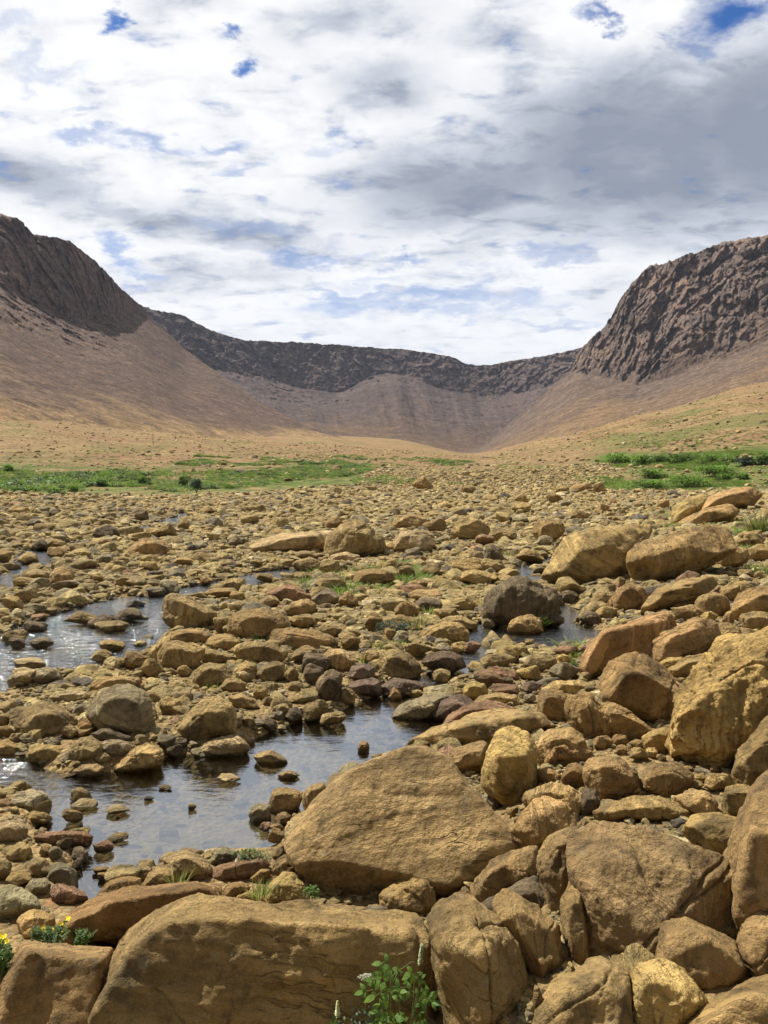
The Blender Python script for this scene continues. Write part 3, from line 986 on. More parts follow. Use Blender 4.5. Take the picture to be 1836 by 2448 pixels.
# ------------------------------------------------------------------ traced boulders
TRACED = '''
A|boulder|brown|by=1600 p=34 t=.34 fd=.9 fl=.36 nc=1 nj=1 r=.8 g=.013|long flat-topped boulder with a rough dark front face behind the flowering burnet plant|the long flat-topped boulder : 402,1460 402,1400 430,1320 500,1210 560,1140 640,1065 760,1000 850,985 1000,1003 1250,1012 1450,1013 1640,1025 1780,1022 1815,1040 1845,1095 1855,1200 1885,1310 1935,1450 1950,1700 420,1700 / 600,1175 720,1096 1000,1078 1300,1092 1600,1098 1790,1104 1840,1330 1850,1600 470,1600 450,1440
A|boulder|brown|by=1600 p=36 t=.5 fd=.7 fl=.38 nc=1 nj=1 r=.8 g=.013|square-edged block with a sunlit orange top beside the yellow flowers|the square-edged block : -90,1460 0,1340 55,1250 95,1168 160,1163 300,1180 480,1203 488,1220 440,1290 412,1360 400,1420 400,1700 -110,1700 / 112,1222 280,1242 440,1258 390,1420 380,1640 -40,1640 40,1380
A|flat_rock|orange|p=30 t=.4 by=1200 fl=-.25 nc=1 nj=1 g=.010|low rust ledge with a dark broken face behind the long flat-topped boulder|the rust ledge : 200,1150 232,1085 300,1042 420,983 600,945 760,924 860,905 940,925 970,990 900,1060 600,1190 300,1210 / 300,1085 460,1020 620,985 780,955 900,945 920,1000 600,1150 330,1180
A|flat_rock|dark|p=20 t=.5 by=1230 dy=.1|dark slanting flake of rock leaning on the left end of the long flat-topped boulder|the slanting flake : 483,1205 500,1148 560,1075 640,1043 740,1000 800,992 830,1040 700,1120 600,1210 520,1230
A|boulder|tan|p=14|smooth tan block behind the yellow flowers and below the grey-green boulder|the smooth tan block : 70,1085 90,1050 160,1036 228,1044 247,1070 230,1110 190,1160 100,1162 76,1130
A|boulder|green|p=18 r=1.2 g=.008|grey-green pitted boulder cut off by the left edge of the photo|the grey-green boulder : -90,1010 0,960 60,935 110,946 150,985 175,1030 120,1052 40,1072 -90,1085
A|stone|red|p=14|dark reddish stone on the gravel right of the grey-green boulder|the dark reddish stone : 208,962 230,930 270,925 340,955 385,980 370,1002 330,1018 250,1010 215,990
A|stone|orange|p=18|ochre block with a pale flat top at the near end of the pool|the ochre block : 408,992 440,940 480,906 560,895 605,905 607,955 520,970 440,995
A|stone|tan|p=14|tan wedge stone between the ochre block and the mossy hump boulder|the tan wedge : 603,946 640,890 690,856 740,850 767,870 772,912 740,938 680,948 630,956
A|boulder|olive|p=10|mossy humped boulder with a grass tuft on the near shore of the pool|the mossy hump boulder : 703,822 740,786 800,778 860,800 905,842 921,878 900,908 830,914 770,892 720,852
A|stone|olive|p=12|small rounded stone tucked behind the left side of the mossy hump boulder| : 573,888 600,856 640,849 675,860 640,900 590,910
A|stone|red|p=14|long maroon stone lying in front of the green plant patch|the long maroon stone : 913,893 935,860 1000,840 1080,820 1150,807 1172,830 1167,862 1100,878 1000,902 930,914
A|stone|green|p=10 r=1.4|knobbly grey-green stone at the water behind the long maroon stone| : 903,832 925,782 980,767 1022,790 1012,830 940,852
A|stone|yellow|p=16|bright yellow cube-like stone beneath the long maroon stone|the bright yellow cube stone : 1073,905 1085,870 1130,854 1168,865 1162,898 1120,918 1085,922
A|stone|orange|p=16|ochre angular stone at the right end of the rust ledge| : 958,950 985,920 1040,914 1082,940 1062,966 1000,1002 965,992
A|boulder|yellow|p=18 t=.4|pointed wedge boulder with a bright yellow broken side below the triangular boulder|the yellow-sided wedge : 1128,962 1170,910 1220,874 1260,874 1300,920 1330,980 1337,1015 1240,1016 1150,1010
A|stone|tan|p=12|low tan stone in front of the yellow-sided wedge| : 988,992 1010,966 1070,955 1140,974 1155,1008 1050,1012
A|boulder|tan|p=20|squarish tan boulder in the pool corner beside the triangular boulder|the squarish pool boulder : 1158,560 1168,516 1220,504 1290,510 1312,540 1297,582 1250,614 1190,621 1160,606
A|stone|grey|p=14|pale grey stone standing in the water left of the squarish tan boulder|the pale grey pool stone : 1073,616 1100,586 1145,574 1167,590 1172,637 1130,662 1088,646
A|stone|olive|p=14|small angular olive stone below the squarish pool boulder| : 1183,655 1200,625 1240,612 1258,635 1240,668 1195,676
A|stone|tan|p=12|tan stone behind the upper left shoulder of the triangular boulder| : 1298,545 1330,506 1400,484 1415,505 1370,570 1315,595
A|stone|brown|p=14|brown pointed stone squeezed against the left edge of the triangular boulder| : 1172,806 1190,766 1230,734 1245,792 1202,826
A|stone|brown|p=12|brown rough stone under the left foot of the triangular boulder| : 1172,880 1190,830 1235,800 1275,850 1270,890 1210,900
A|boulder|olive|by=1010 p=26 t=.36 fl=1.1 g=.007 r=.6 nj=1|huge triangular olive brown boulder with a pale scratch beside the pool|the triangular boulder : 1225,740 1240,690 1260,600 1290,570 1330,558 1400,495 1480,440 1600,375 1680,333 1760,318 1850,324 1920,350 2000,440 2100,560 2200,690 2283,775 2150,872 2030,932 1990,962 1900,987 1800,985 1650,988 1530,1000 1450,985 1300,902 1250,832 / 1330,600 1480,480 1700,370 1870,360 2180,740 1950,900 1520,920 1300,800
A|boulder|grey|p=9|biggest round grey boulder on the gravel spit left of the pool|the big round grey boulder : 360,195 375,140 420,86 500,57 570,60 630,95 660,150 665,215 650,266 600,287 540,274 480,254 400,232 374,216
A|boulder|olive|p=9|broad rounded boulder just left of the biggest round grey boulder|the broad rounded boulder : 58,256 85,205 140,155 210,140 280,160 325,200 340,242 300,282 230,302 140,302 80,287
A|stone|tan|p=14|tan block showing behind the top of the biggest round grey boulder| : 383,75 420,36 500,21 580,40 612,65 520,95 400,110
A|flat_rock|pale|p=16|pale flat slab resting on stones behind the broad rounded boulder|the pale flat slab : 208,122 240,96 320,88 380,92 393,116 350,139 260,146 215,136
A|boulder|olive|p=13|big tan block boulder with hollowed front standing at the pool edge|the pool-edge block boulder : 763,258 770,210 810,170 880,130 950,117 1010,148 1027,200 1024,262 960,292 880,306 800,312
A|flat_rock|tan|p=14|flat tan stone behind the right side of the pool-edge block boulder| : 985,112 1040,101 1100,130 1122,166 1030,172
A|flat_rock|pale|p=12|broad pale stone lying flat in the water below the pool-edge block boulder|the broad pale water stone : 838,352 870,320 950,294 1030,281 1082,310 1087,342 1030,364 930,380 860,372
A|stone|olive|p=10|ribbed oval stone standing alone in the open pool|the ribbed oval stone : 1093,377 1130,352 1180,350 1230,380 1243,396 1190,414 1130,402
A|stone|olive|p=10|low dark-rimmed stone in mid pool below the ribbed oval stone|the low mid-pool stone : 1198,457 1225,438 1265,438 1297,456 1262,472 1215,474
A|stone|orange|p=18|lone rusty pointed stone with its reflection in the far right of the pool|the lone rusty pointed stone : 1544,338 1560,313 1580,309 1597,332 1590,352 1560,358
A|boulder|tan|p=9|loaf-shaped tan stone half in water at the left end of the pool|the loaf-shaped stone : 473,437 520,380 590,330 650,321 700,345 711,376 690,407 620,432 540,442 500,447
A|stone|olive|p=18|angular split stone behind the left end of the loaf-shaped stone|the angular split stone : 278,372 300,330 350,294 400,291 443,320 436,362 390,387 320,407 284,397
A|stone|grey|p=12|grey rounded stone between the angular split stone and the big round grey boulder| : 435,342 460,310 510,297 560,315 567,352 520,377 470,384
A|stone|tan|p=14|flat-topped tan stone at the water below the broad rounded boulder|the flat-topped tan stone : 113,357 135,332 200,324 265,330 277,350 255,382 190,400 140,392
A|stone|orange|p=13|orange-tan stone wedged between the broad rounded boulder and the round grey boulder| : 328,267 345,225 375,211 402,235 400,277 360,287
A|stone|dark|p=14|dark stone lying under the lower edge of the big round grey boulder| : 393,272 430,250 500,260 560,288 572,312 480,314 410,304
A|stone|tan|p=12|tan stone at the left edge of the photo left of the flat-topped tan stone| : -40,330 30,301 70,324 87,356 50,374 -40,372
A|stone|olive|p=14|low olive stone in front of the angular split stone| : 313,442 350,410 420,404 452,422 440,452 390,467 340,467
A|stone|grey|p=11|greyish egg-shaped stone on the gravel beside the pool's left end|the egg-shaped stone : 182,895 205,850 260,829 310,840 335,885 337,932 290,942 220,930
A|stone|olive|p=11|rounded olive stone just left of the egg-shaped stone|the rounded olive stone : 78,865 100,828 150,807 200,820 222,850 190,890 120,902 85,895
A|stone|red|p=14|long brick-red stone lying along the pool's left end|the brick-red stone : 148,722 200,705 300,696 380,699 406,720 392,747 300,760 200,752
A|boulder|pale|p=12|pale smooth boulder cut off by the left edge above the brick-red stone|the pale smooth boulder : -80,680 30,650 90,651 125,690 112,727 40,742 -80,750
A|stone|tan|p=14|tan lumpy stone left of the brick-red stone's lower side| : 18,800 40,760 85,741 132,765 128,800 90,832 35,830
A|stone|green|p=14|dark green-grey stone between the rounded olive stone and the dark reddish stone| : 106,945 140,905 190,898 222,930 205,965 150,982
A|stone|dark|p=14|black and pale split stone at the pool edge under the brick-red stone| : 290,815 315,770 355,762 383,795 378,825 330,838
C|boulder|olive|p=26 t=.4|pale flat-faced boulder leaning beside the white riffle of the left stream|the pale flat-faced boulder : 703,585 710,520 725,488 770,484 840,518 900,558 937,588 880,617 820,642 740,628 713,602
C|boulder|brown|p=10|big dark rounded boulder on the mid gravel with grass at its right foot|the dark rounded boulder : 983,645 985,590 1020,560 1100,546 1190,558 1240,595 1257,622 1200,662 1130,692 1050,692 1000,662
C|flat_rock|brown|p=12|long brown slab lying right of the big dark rounded boulder|the long brown slab : 1163,682 1180,645 1250,634 1350,640 1430,670 1462,712 1430,730 1330,737 1250,732 1185,712
C|flat_rock|olive|p=16|pale grey-topped slab in front of the big dark rounded boulder|the grey-topped slab : 998,732 1020,700 1090,691 1170,700 1235,735 1247,767 1190,787 1120,797 1040,782 1010,762
C|boulder|olive|p=13|rounded block boulder near the stream in front of the pale flat-faced boulder|the stream-side block boulder : 678,742 690,695 750,684 840,700 890,720 862,747 856,792 790,824 720,824 688,792
C|stone|tan|p=13|tan slab edge behind the left side of the stream-side block boulder| : 628,762 650,720 700,680 742,669 705,702 690,742 675,777
C|stone|olive|p=13|low tan stone between the stream-side block boulder and the grey-topped slab| : 853,747 890,724 960,734 1010,755 1022,780 930,787 865,777
C|boulder|brown|p=16|dark-fronted angular boulder behind the stream-side block boulder| : 698,692 740,650 800,637 880,644 910,660 902,702 840,707
C|stone|tan|p=20|tilted tan block left of the big dark rounded boulder| : 883,702 910,670 970,659 1000,664 1042,690 1005,735 900,718
C|boulder|red|p=16|red-brown angular boulder beyond the big dark rounded boulder|the red-brown angular boulder : 1143,497 1180,460 1230,444 1290,459 1347,490 1342,522 1270,534 1190,532
C|stone|brown|p=12|brown humped stone between the red-brown boulder and the dark rounded boulder| : 1228,552 1270,520 1330,511 1367,540 1362,572 1310,592 1250,582
C|stone|grey|p=14|grey-brown stone right of the red-brown angular boulder| : 1343,510 1380,475 1430,466 1467,495 1450,530 1380,542
C|boulder|brown|p=18|square brown block at the right of the mid gravel near a tan fold boulder|the square brown block : 1523,432 1540,395 1600,379 1690,384 1712,430 1620,458 1550,462
C|flat_rock|pale|p=14 t=.7 lean=1.6|long pale whale-back slab running up to the peaked boulder|the whale-back slab : 1060,305 1130,265 1230,235 1340,221 1430,213 1462,250 1420,302 1300,308 1150,314
C|boulder|olive|p=16 t=.45|peaked boulder with a shaded right flank in the middle distance|the peaked boulder : 1398,312 1420,260 1470,200 1520,164 1570,164 1620,200 1667,245 1672,282 1620,302 1540,318 1420,332
C|stone|pale|p=14|low pale stone at the foot of the peaked boulder| : 1408,342 1440,315 1490,304 1542,322 1530,345 1440,348
C|boulder|brown|p=11|broad brown hump boulder on the left far gravel|the brown hump boulder : 533,318 570,275 620,247 690,244 740,270 757,302 720,328 620,324
C|boulder|olive|p=14|blunt upright tan boulder on the left gravel beside the side stream|the blunt upright boulder : 203,450 215,400 250,370 300,372 322,410 300,445 240,455
C|stone|olive|p=14|humped olive stone in the riffle upstream of the pale flat-faced boulder|the riffle stone : 913,474 950,440 1010,417 1055,425 1067,470 1000,487 940,482
C|boulder|olive|p=18 r=1.3|jagged lumpy boulder on the gravel below the stream-side block boulder|the jagged lumpy boulder : 833,852 850,810 900,784 970,794 1002,832 992,872 930,884 870,892 843,882
C|stone|tan|p=12|smooth tan stone right of the jagged lumpy boulder| : 997,845 1020,800 1060,780 1105,790 1112,830 1080,862 1030,865
C|boulder|olive|p=14|tilted olive boulder below the grey-topped slab|the tilted olive boulder : 1103,830 1130,795 1200,774 1235,790 1225,840 1180,867 1120,862
C|stone|olive|p=12|rounded dark-bottomed stone in front of the jagged lumpy boulder| : 937,895 970,855 1020,847 1067,870 1060,907 980,912
C|boulder|dark|p=14|tall dark boulder at the wet gravel left of the pool inlet|the tall dark boulder : 1363,902 1380,840 1420,814 1470,830 1483,892 1460,942 1400,952
C|boulder|purple|p=11|smooth purplish grey boulder lying at the pool inlet|the smooth purplish boulder : 1493,905 1540,868 1600,851 1642,861 1650,910 1570,932 1510,932
C|stone|olive|p=10|round dark-shaded stone at the water below the smooth purplish boulder| : 1453,935 1470,900 1510,893 1538,915 1530,955 1480,968
C|boulder|purple|p=10|blackish violet boulder behind the smooth purplish boulder|the blackish violet boulder : 1496,850 1520,800 1570,784 1615,805 1625,850 1560,864
C|stone|olive|p=14|olive stone with a dark underside right of the long brown slab's near end| : 1388,765 1420,730 1480,727 1537,780 1520,820 1450,825
D|boulder|tan|p=44 t=.5 lean=1.2 fl=.9 r=.8|huge cracked tan slab sloping into the small upper pool|the cracked tan slab : 678,405 700,365 760,300 830,215 880,189 960,204 1060,194 1160,177 1182,200 1100,260 1060,320 1045,370 1020,415 960,432 860,440 740,438
D|boulder|brown|p=30 t=.5 lean=1.1 fl=.8|huge brown humpback slab with a violet stain overlapping the cracked tan slab|the humpback slab : 1042,372 1055,310 1110,255 1200,219 1310,189 1390,182 1440,200 1500,240 1520,272 1430,302 1390,342 1300,382 1200,402 1110,432 1058,412
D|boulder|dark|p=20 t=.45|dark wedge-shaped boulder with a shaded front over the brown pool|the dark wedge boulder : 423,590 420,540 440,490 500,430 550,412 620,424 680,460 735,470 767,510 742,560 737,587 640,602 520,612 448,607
D|boulder|tan|p=12|pale humped boulder standing in the brown pool below the dark wedge boulder|the pale humped pool boulder : 533,632 550,595 590,576 640,576 680,605 692,642 640,662 570,662
D|boulder|orange|p=20 t=.45|big orange-stained boulder with a square shoulder at the right of the brown pool|the orange-stained boulder : 848,745 880,670 950,610 1060,580 1180,552 1240,575 1257,610 1200,652 1152,722 1142,772 1040,784 950,804 880,818 843,792 / 940,650 1060,612 1180,575 1170,650 1110,740 960,770 890,770
D|boulder|brown|p=22|pinkish brown boulder with a thin level crack behind the leaning brown block|the pinkish boulder : 1153,742 1165,680 1210,630 1300,591 1370,591 1440,625 1462,652 1420,702 1340,742 1280,752 1200,787 1153,782
B|boulder|brown|p=18 t=.5|leaning brown block boulder casting a black shadow over the slanted slab|the leaning brown block : 913,95 930,50 960,0 1000,-57 1040,-77 1110,-66 1200,-10 1280,45 1337,90 1332,132 1280,202 1240,238 1150,206 1000,136 930,120
B|flat_rock|brown|p=18|slanted slab propped underneath the leaning brown block|the slanted slab : 923,167 940,134 1000,145 1080,185 1150,235 1175,262 1130,292 1060,313 1000,268 948,212
B|boulder|yellow|p=16 r=1.5 t=.5 fl=.9 g=.016|huge rough yellow boulder towering at the right edge of the photo|the huge yellow boulder : 1212,335 1230,260 1270,170 1330,120 1390,40 1440,-40 1550,-130 1659,-200 1800,-230 1900,0 1850,250 1659,335 1550,404 1480,434 1380,434 1300,424 1228,394
B|boulder|brown|p=18|grey-brown boulder at the right edge between the yellow boulder and the tall boulder|the grey-brown edge boulder : 1503,425 1530,370 1600,290 1670,224 1800,195 1850,450 1700,505 1610,528 1540,502 1506,462
B|boulder|brown|by=1200 p=16 t=.5 g=.007|tall folded brown boulder filling the right edge of the photo|the tall folded boulder : 1487,875 1510,770 1560,640 1610,540 1680,455 1850,420 1900,1000 1750,1110 1600,1155 1530,1168 1488,1085 1482,960
B|boulder|olive|by=1285 p=18 t=.42 fl=.95 g=.005|great pale olive boulder split by curved cracks on its left side|the great split boulder : 762,760 800,700 840,668 880,640 1000,631 1150,639 1270,660 1380,740 1460,830 1492,900 1497,1060 1482,1122 1400,1114 1260,1084 1195,1075 1162,1184 1130,1224 1050,1293 985,1244 905,1244 880,1180 850,1040 815,915
B|flat_rock|brown|p=13 g=.014|pitted brown slab lying over a black gap below the triangular boulder|the pitted brown slab : 366,945 390,890 460,830 560,789 657,770 667,822 662,882 560,938 410,1013 377,987
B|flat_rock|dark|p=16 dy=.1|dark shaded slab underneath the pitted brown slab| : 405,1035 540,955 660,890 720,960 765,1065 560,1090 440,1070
B|boulder|brown|by=1355 p=16|ridged brown boulder with parallel cracks right of the tall brown boulder|the ridged brown boulder : 473,1053 500,1000 540,958 610,968 700,1040 762,1090 783,1180 793,1262 742,1313 700,1353 640,1264 560,1134 488,1078
B|boulder|brown|by=1580 p=16 t=.4 g=.008|tall brown boulder with a sunlit scar beside the burnet plant|the tall brown boulder : 183,1140 190,1070 230,1000 300,968 370,974 420,1050 500,1080 560,1140 600,1240 627,1380 637,1500 620,1640 320,1640 288,1480 240,1300 198,1220
B|boulder|brown|p=12|smooth reddish boulder between the triangular boulder and the long flat-topped boulder|the smooth reddish boulder : -24,970 50,920 130,894 190,904 222,950 225,1012 195,1072 150,1060 60,1040 -14,1028
B|boulder|tan|by=1560 p=16 t=.4 g=.007|broad tan boulder with a short groove at the bottom right of the tall brown boulder|the grooved tan boulder : 618,1580 680,1400 760,1310 860,1260 970,1231 1012,1250 1054,1302 1049,1402 1064,1500 1080,1640 618,1640
B|boulder|yellow|by=1540 p=14 st=.03|small layered yellow boulder right of the grooved tan boulder|the layered yellow boulder : 1036,1482 1036,1400 1052,1320 1098,1250 1170,1233 1250,1265 1330,1320 1372,1380 1404,1424 1344,1484 1292,1544 1200,1610 1080,1570
B|boulder|brown|by=1440 p=18 dy=.05 g=.009|grey-brown boulder with dark patches below the great split boulder|the dark-patched boulder : 1136,1224 1170,1130 1200,1073 1260,1063 1350,1080 1430,1130 1520,1170 1594,1274 1562,1344 1480,1375 1400,1426 1350,1400 1250,1310 1170,1255
B|boulder|brown|by=1380 p=13|rounded brown boulder at the right edge below the tall folded boulder|the rounded edge boulder : 1526,1184 1545,1110 1600,1038 1680,1006 1830,990 1850,1390 1680,1358 1600,1316 1556,1254
B|boulder|tan|by=1640 p=12 t=.4|rounded tan boulder in the bottom right corner of the photo|the corner boulder : 1290,1570 1380,1480 1480,1400 1580,1358 1700,1347 1880,1380 1880,1720 1280,1720
B|boulder|yellow|p=11|waisted yellow boulder standing upright right of the triangular boulder's peak|the waisted boulder : 422,462 430,370 460,300 500,261 560,254 630,280 657,320 645,390 652,450 668,502 612,598 540,574 458,522
B|flat_rock|tan|p=24 t=.8 lean=1.3|long tan ledge with a flat top and black undercut beside the pool|the long tan ledge : 90,320 200,260 330,209 480,174 600,174 700,190 748,242 690,262 560,262 450,292 280,347 160,335
B|flat_rock|brown|p=20 t=.6 dy=-.1|lower brown layer beneath the undercut of the long tan ledge| : 270,392 300,352 440,315 452,360 430,425 360,440
B|boulder|tan|p=12|low tan boulder behind the waisted boulder|the low tan boulder : 636,325 700,265 800,249 873,292 854,334 720,414 648,404
B|stone|orange|p=20|split orange-tan stone with a dark notch in front of the low tan boulder|the split orange stone : 683,372 710,310 790,291 860,299 908,342 903,372 840,393 760,415 698,392
B|boulder|brown|p=15|sharp-browed brown boulder above the waisted boulder's right foot|the sharp-browed boulder : 862,442 880,400 920,367 990,374 1060,410 1108,462 1098,523 1000,554 930,574 878,512
B|boulder|brown|p=16|blocky brown boulder right of the sharp-browed boulder|the blocky brown boulder : 1102,472 1130,400 1180,386 1250,404 1320,450 1338,472 1280,523 1230,558 1150,548 1110,512
B|stone|orange|p=13|small orange boulder between the split orange stone and the sharp-browed boulder| : 763,465 790,415 830,404 872,425 880,470 860,510 800,512
B|stone|orange|p=12|low orange stone right of the waisted boulder's waist| : 658,460 670,428 720,430 768,455 766,488 700,490
B|boulder|tan|p=12|rounded tan boulder between the waisted boulder and the great split boulder|the rounded tan boulder : 598,572 610,520 660,491 740,486 810,500 850,545 852,612 822,655 760,660 650,640
B|boulder|orange|p=15|sloping orange-brown boulder above the cracked left side of the great split boulder|the sloping orange boulder : 548,692 590,630 640,560 720,547 760,590 842,668 762,690 700,705 655,775 620,777 578,732
B|flat_rock|tan|p=12|wide low tan boulder resting behind the great split boulder|the wide low boulder : 902,612 980,575 1080,549 1200,549 1300,590 1354,628 1280,664 1150,645 980,650 912,640
B|boulder|tan|p=11|smooth tan boulder at the right end of the wide low boulder|the smooth tan boulder : 1253,550 1330,521 1400,529 1452,580 1442,624 1340,634 1290,600
B|stone|yellow|p=12|yellow boulder with a dark seam left of the tall folded boulder's top| : 1450,560 1470,505 1530,495 1600,520 1604,570 1560,640 1480,635
B|boulder|yellow|p=20|bright yellow angular boulder between the great split boulder and the tall folded boulder|the bright yellow angular boulder : 1276,664 1370,627 1480,627 1543,645 1538,702 1503,792 1482,845 1428,795 1378,725
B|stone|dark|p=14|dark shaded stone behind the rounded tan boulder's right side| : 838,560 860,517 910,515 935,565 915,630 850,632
B|boulder|brown|p=13|upright brown boulder left of the rough standing boulder|the upright brown boulder : 658,195 665,110 700,74 760,84 792,110 792,180 792,240 720,220
B|boulder|brown|p=13 r=1.3|rough standing boulder with curved ridges left of the slanted slab|the rough standing boulder : 778,195 785,120 830,94 900,104 927,150 962,200 1024,294 900,314 848,264
B|stone|yellow|p=15|yellow stone at the left foot of the huge yellow boulder| : 1108,295 1150,262 1215,248 1246,262 1235,345 1200,360 1130,330
B|flat_rock|tan|p=16|flat tan ledge left of the leaning brown block| : 678,82 750,50 860,47 922,60 910,112 790,108 700,92
B|stone|yellow|p=8|round mustard stone above the left end of the long tan ledge|the round mustard stone : 338,90 355,58 390,49 435,62 452,95 430,125 375,133 345,115
B|boulder|purple|p=11|rounded purple-brown boulder at the left end of the long tan ledge|the purple-brown boulder : 213,182 240,135 320,109 380,124 395,148 300,175 240,222 218,212
B|flat_rock|red|p=13|long reddish slab along the back of the long tan ledge| : 243,232 290,180 400,144 500,139 575,165 500,190 330,210 250,245
B|flat_rock|tan|p=14|narrow reddish tan slab behind the long reddish slab| : 378,152 420,118 500,104 575,118 596,150 500,160
B|flat_rock|grey|p=22 t=.5 lean=1.4|flat dark grey slab tilted out of the water at the pool's top corner|the flat grey slab : 25,198 80,155 180,109 290,94 308,112 235,165 212,205 100,218
B|boulder|purple|p=12|low purple boulder above the flat grey slab|the low purple boulder : -14,72 60,31 140,44 193,75 182,97 90,90 0,124
B|stone|orange|p=18|small bright orange angular stone on the low purple boulder's wet edge| : 18,115 40,76 62,84 78,105 70,128 25,132
D|flat_rock|tan|p=16 t=.6|left leaf of the split outcrop on the right bank below the green shrubs|the split outcrop : 1228,172 1250,110 1300,75 1400,59 1375,100 1290,148 1252,192
D|flat_rock|brown|p=16 t=.6|upper right leaf of the split outcrop on the right bank| : 1328,135 1400,70 1500,34 1590,27 1642,60 1602,102 1500,95 1400,124
D|flat_rock|brown|p=14 t=.6|lower rounded leaf of the split outcrop above the humpback slab| : 1258,192 1330,150 1420,114 1500,99 1537,130 1502,172 1400,188 1300,193
D|boulder|brown|p=16 r=1.3|cracked lumpy brown boulder in front of the humpback slab's left foot|the cracked lumpy boulder : 968,532 1000,480 1060,439 1120,454 1157,510 1132,552 1060,572 980,562
D|flat_rock|brown|p=13 t=.6|long sloping brown slab rising right of the cracked lumpy boulder|the sloping brown slab : 1113,562 1160,510 1200,460 1300,429 1420,411 1462,440 1400,482 1250,505 1180,548
D|boulder|brown|p=10|rounded brown boulder at the right end of the humpback slab|the rounded bank boulder : 1430,337 1450,295 1510,274 1570,294 1584,332 1540,367 1460,374
D|boulder|brown|p=13|folded brown boulder at the right edge above the pinkish boulder|the folded bank boulder : 1493,552 1520,490 1580,459 1680,448 1780,480 1740,560 1600,575 1520,604
D|flat_rock|tan|p=13|broad tan boulder left of the folded bank boulder| : 1393,502 1450,460 1550,429 1605,450 1510,515 1420,535
D|boulder|tan|p=11|smooth oval boulder at the right edge under the folded bank boulder| : 1533,600 1560,568 1640,560 1720,590 1700,655 1600,660
D|flat_rock|tan|p=12|long smooth tan slab between the pinkish boulder and the huge yellow boulder|the long smooth tan slab : 1212,815 1290,765 1400,744 1475,750 1450,790 1340,850 1240,855
D|stone|yellow|p=11|oval mustard stone on the long smooth tan slab's left end| : 1188,790 1230,762 1292,759 1280,800 1210,820
D|boulder|olive|p=13|tan boulder with a dark wet base left of the leaning brown block's pool side|the wet-based tan boulder : 603,792 625,755 690,741 740,760 747,797 690,822 620,814
D|boulder|red|p=13|maroon boulder in the wet stones below the brown pool|the maroon wet boulder : 363,852 400,820 480,802 570,820 587,852 520,864
D|boulder|dark|p=14|dark mottled boulder with a pale crest left of the brown pool's outlet|the dark mottled boulder : 158,782 200,745 280,734 350,760 357,797 290,824 200,829
D|boulder|olive|p=16|big two-tone boulder with a dark lower face left of the dark mottled boulder|the two-tone boulder : -24,805 -10,730 60,724 110,745 152,790 167,842 90,860 -24,850
D|boulder|tan|p=12|humped tan boulder at the left shore of the brown pool|the left-shore hump boulder : 143,672 190,635 260,607 330,609 372,645 367,682 280,693 180,693
D|stone|olive|p=12|long stone behind the left-shore hump boulder| : 228,620 260,588 330,581 400,615 407,640 330,625 270,640
D|stone|tan|p=11|tan oval stone left of the dark wedge boulder's top| : 278,535 310,505 370,496 397,520 390,555 310,562
D|stone|dark|p=11|dark rounded stone beside a grass tuft left of the dark wedge boulder| : 123,545 150,512 210,506 257,530 240,568 160,572
D|boulder|brown|p=18|dark brown pyramid-like boulder at the far right of the whale-back slab|the pyramid-like boulder : 28,192 50,160 110,142 170,144 187,180 150,207 60,208
D|boulder|olive|p=15|creased tan boulder beyond the small green clumps in the middle distance|the creased tan boulder : 288,222 320,175 400,157 450,185 458,242 380,258 300,252
D|boulder|brown|p=14|square-headed boulder with a shaded front beyond the cracked tan slab|the square-headed boulder : 643,227 660,180 720,162 775,174 782,202 740,227 720,267 660,264
D|flat_rock|pale|p=16 t=.6|pale sloping slab right of the peaked boulder's foot| : 12,302 60,225 130,209 225,255 180,300 80,315
D|stone|dark|p=20|dark triangular stone above the dark wedge boulder| : 418,345 440,295 470,269 510,300 524,347 470,352
'''

# cracked side sheets of the great split boulder are its parts
SHEETS = '''
B|cleaved_sheet|brown|p=14 t=.3|x| : 652,855 658,780 700,690 760,663 842,668 850,700 805,742 752,748 768,832 800,905 775,980 768,1070 700,940
B|cleaved_sheet|brown|p=13 t=.3 by=1285|x| : 762,985 815,895 850,918 872,1050 892,1180 897,1255 862,1280 798,1224 772,1120
'''

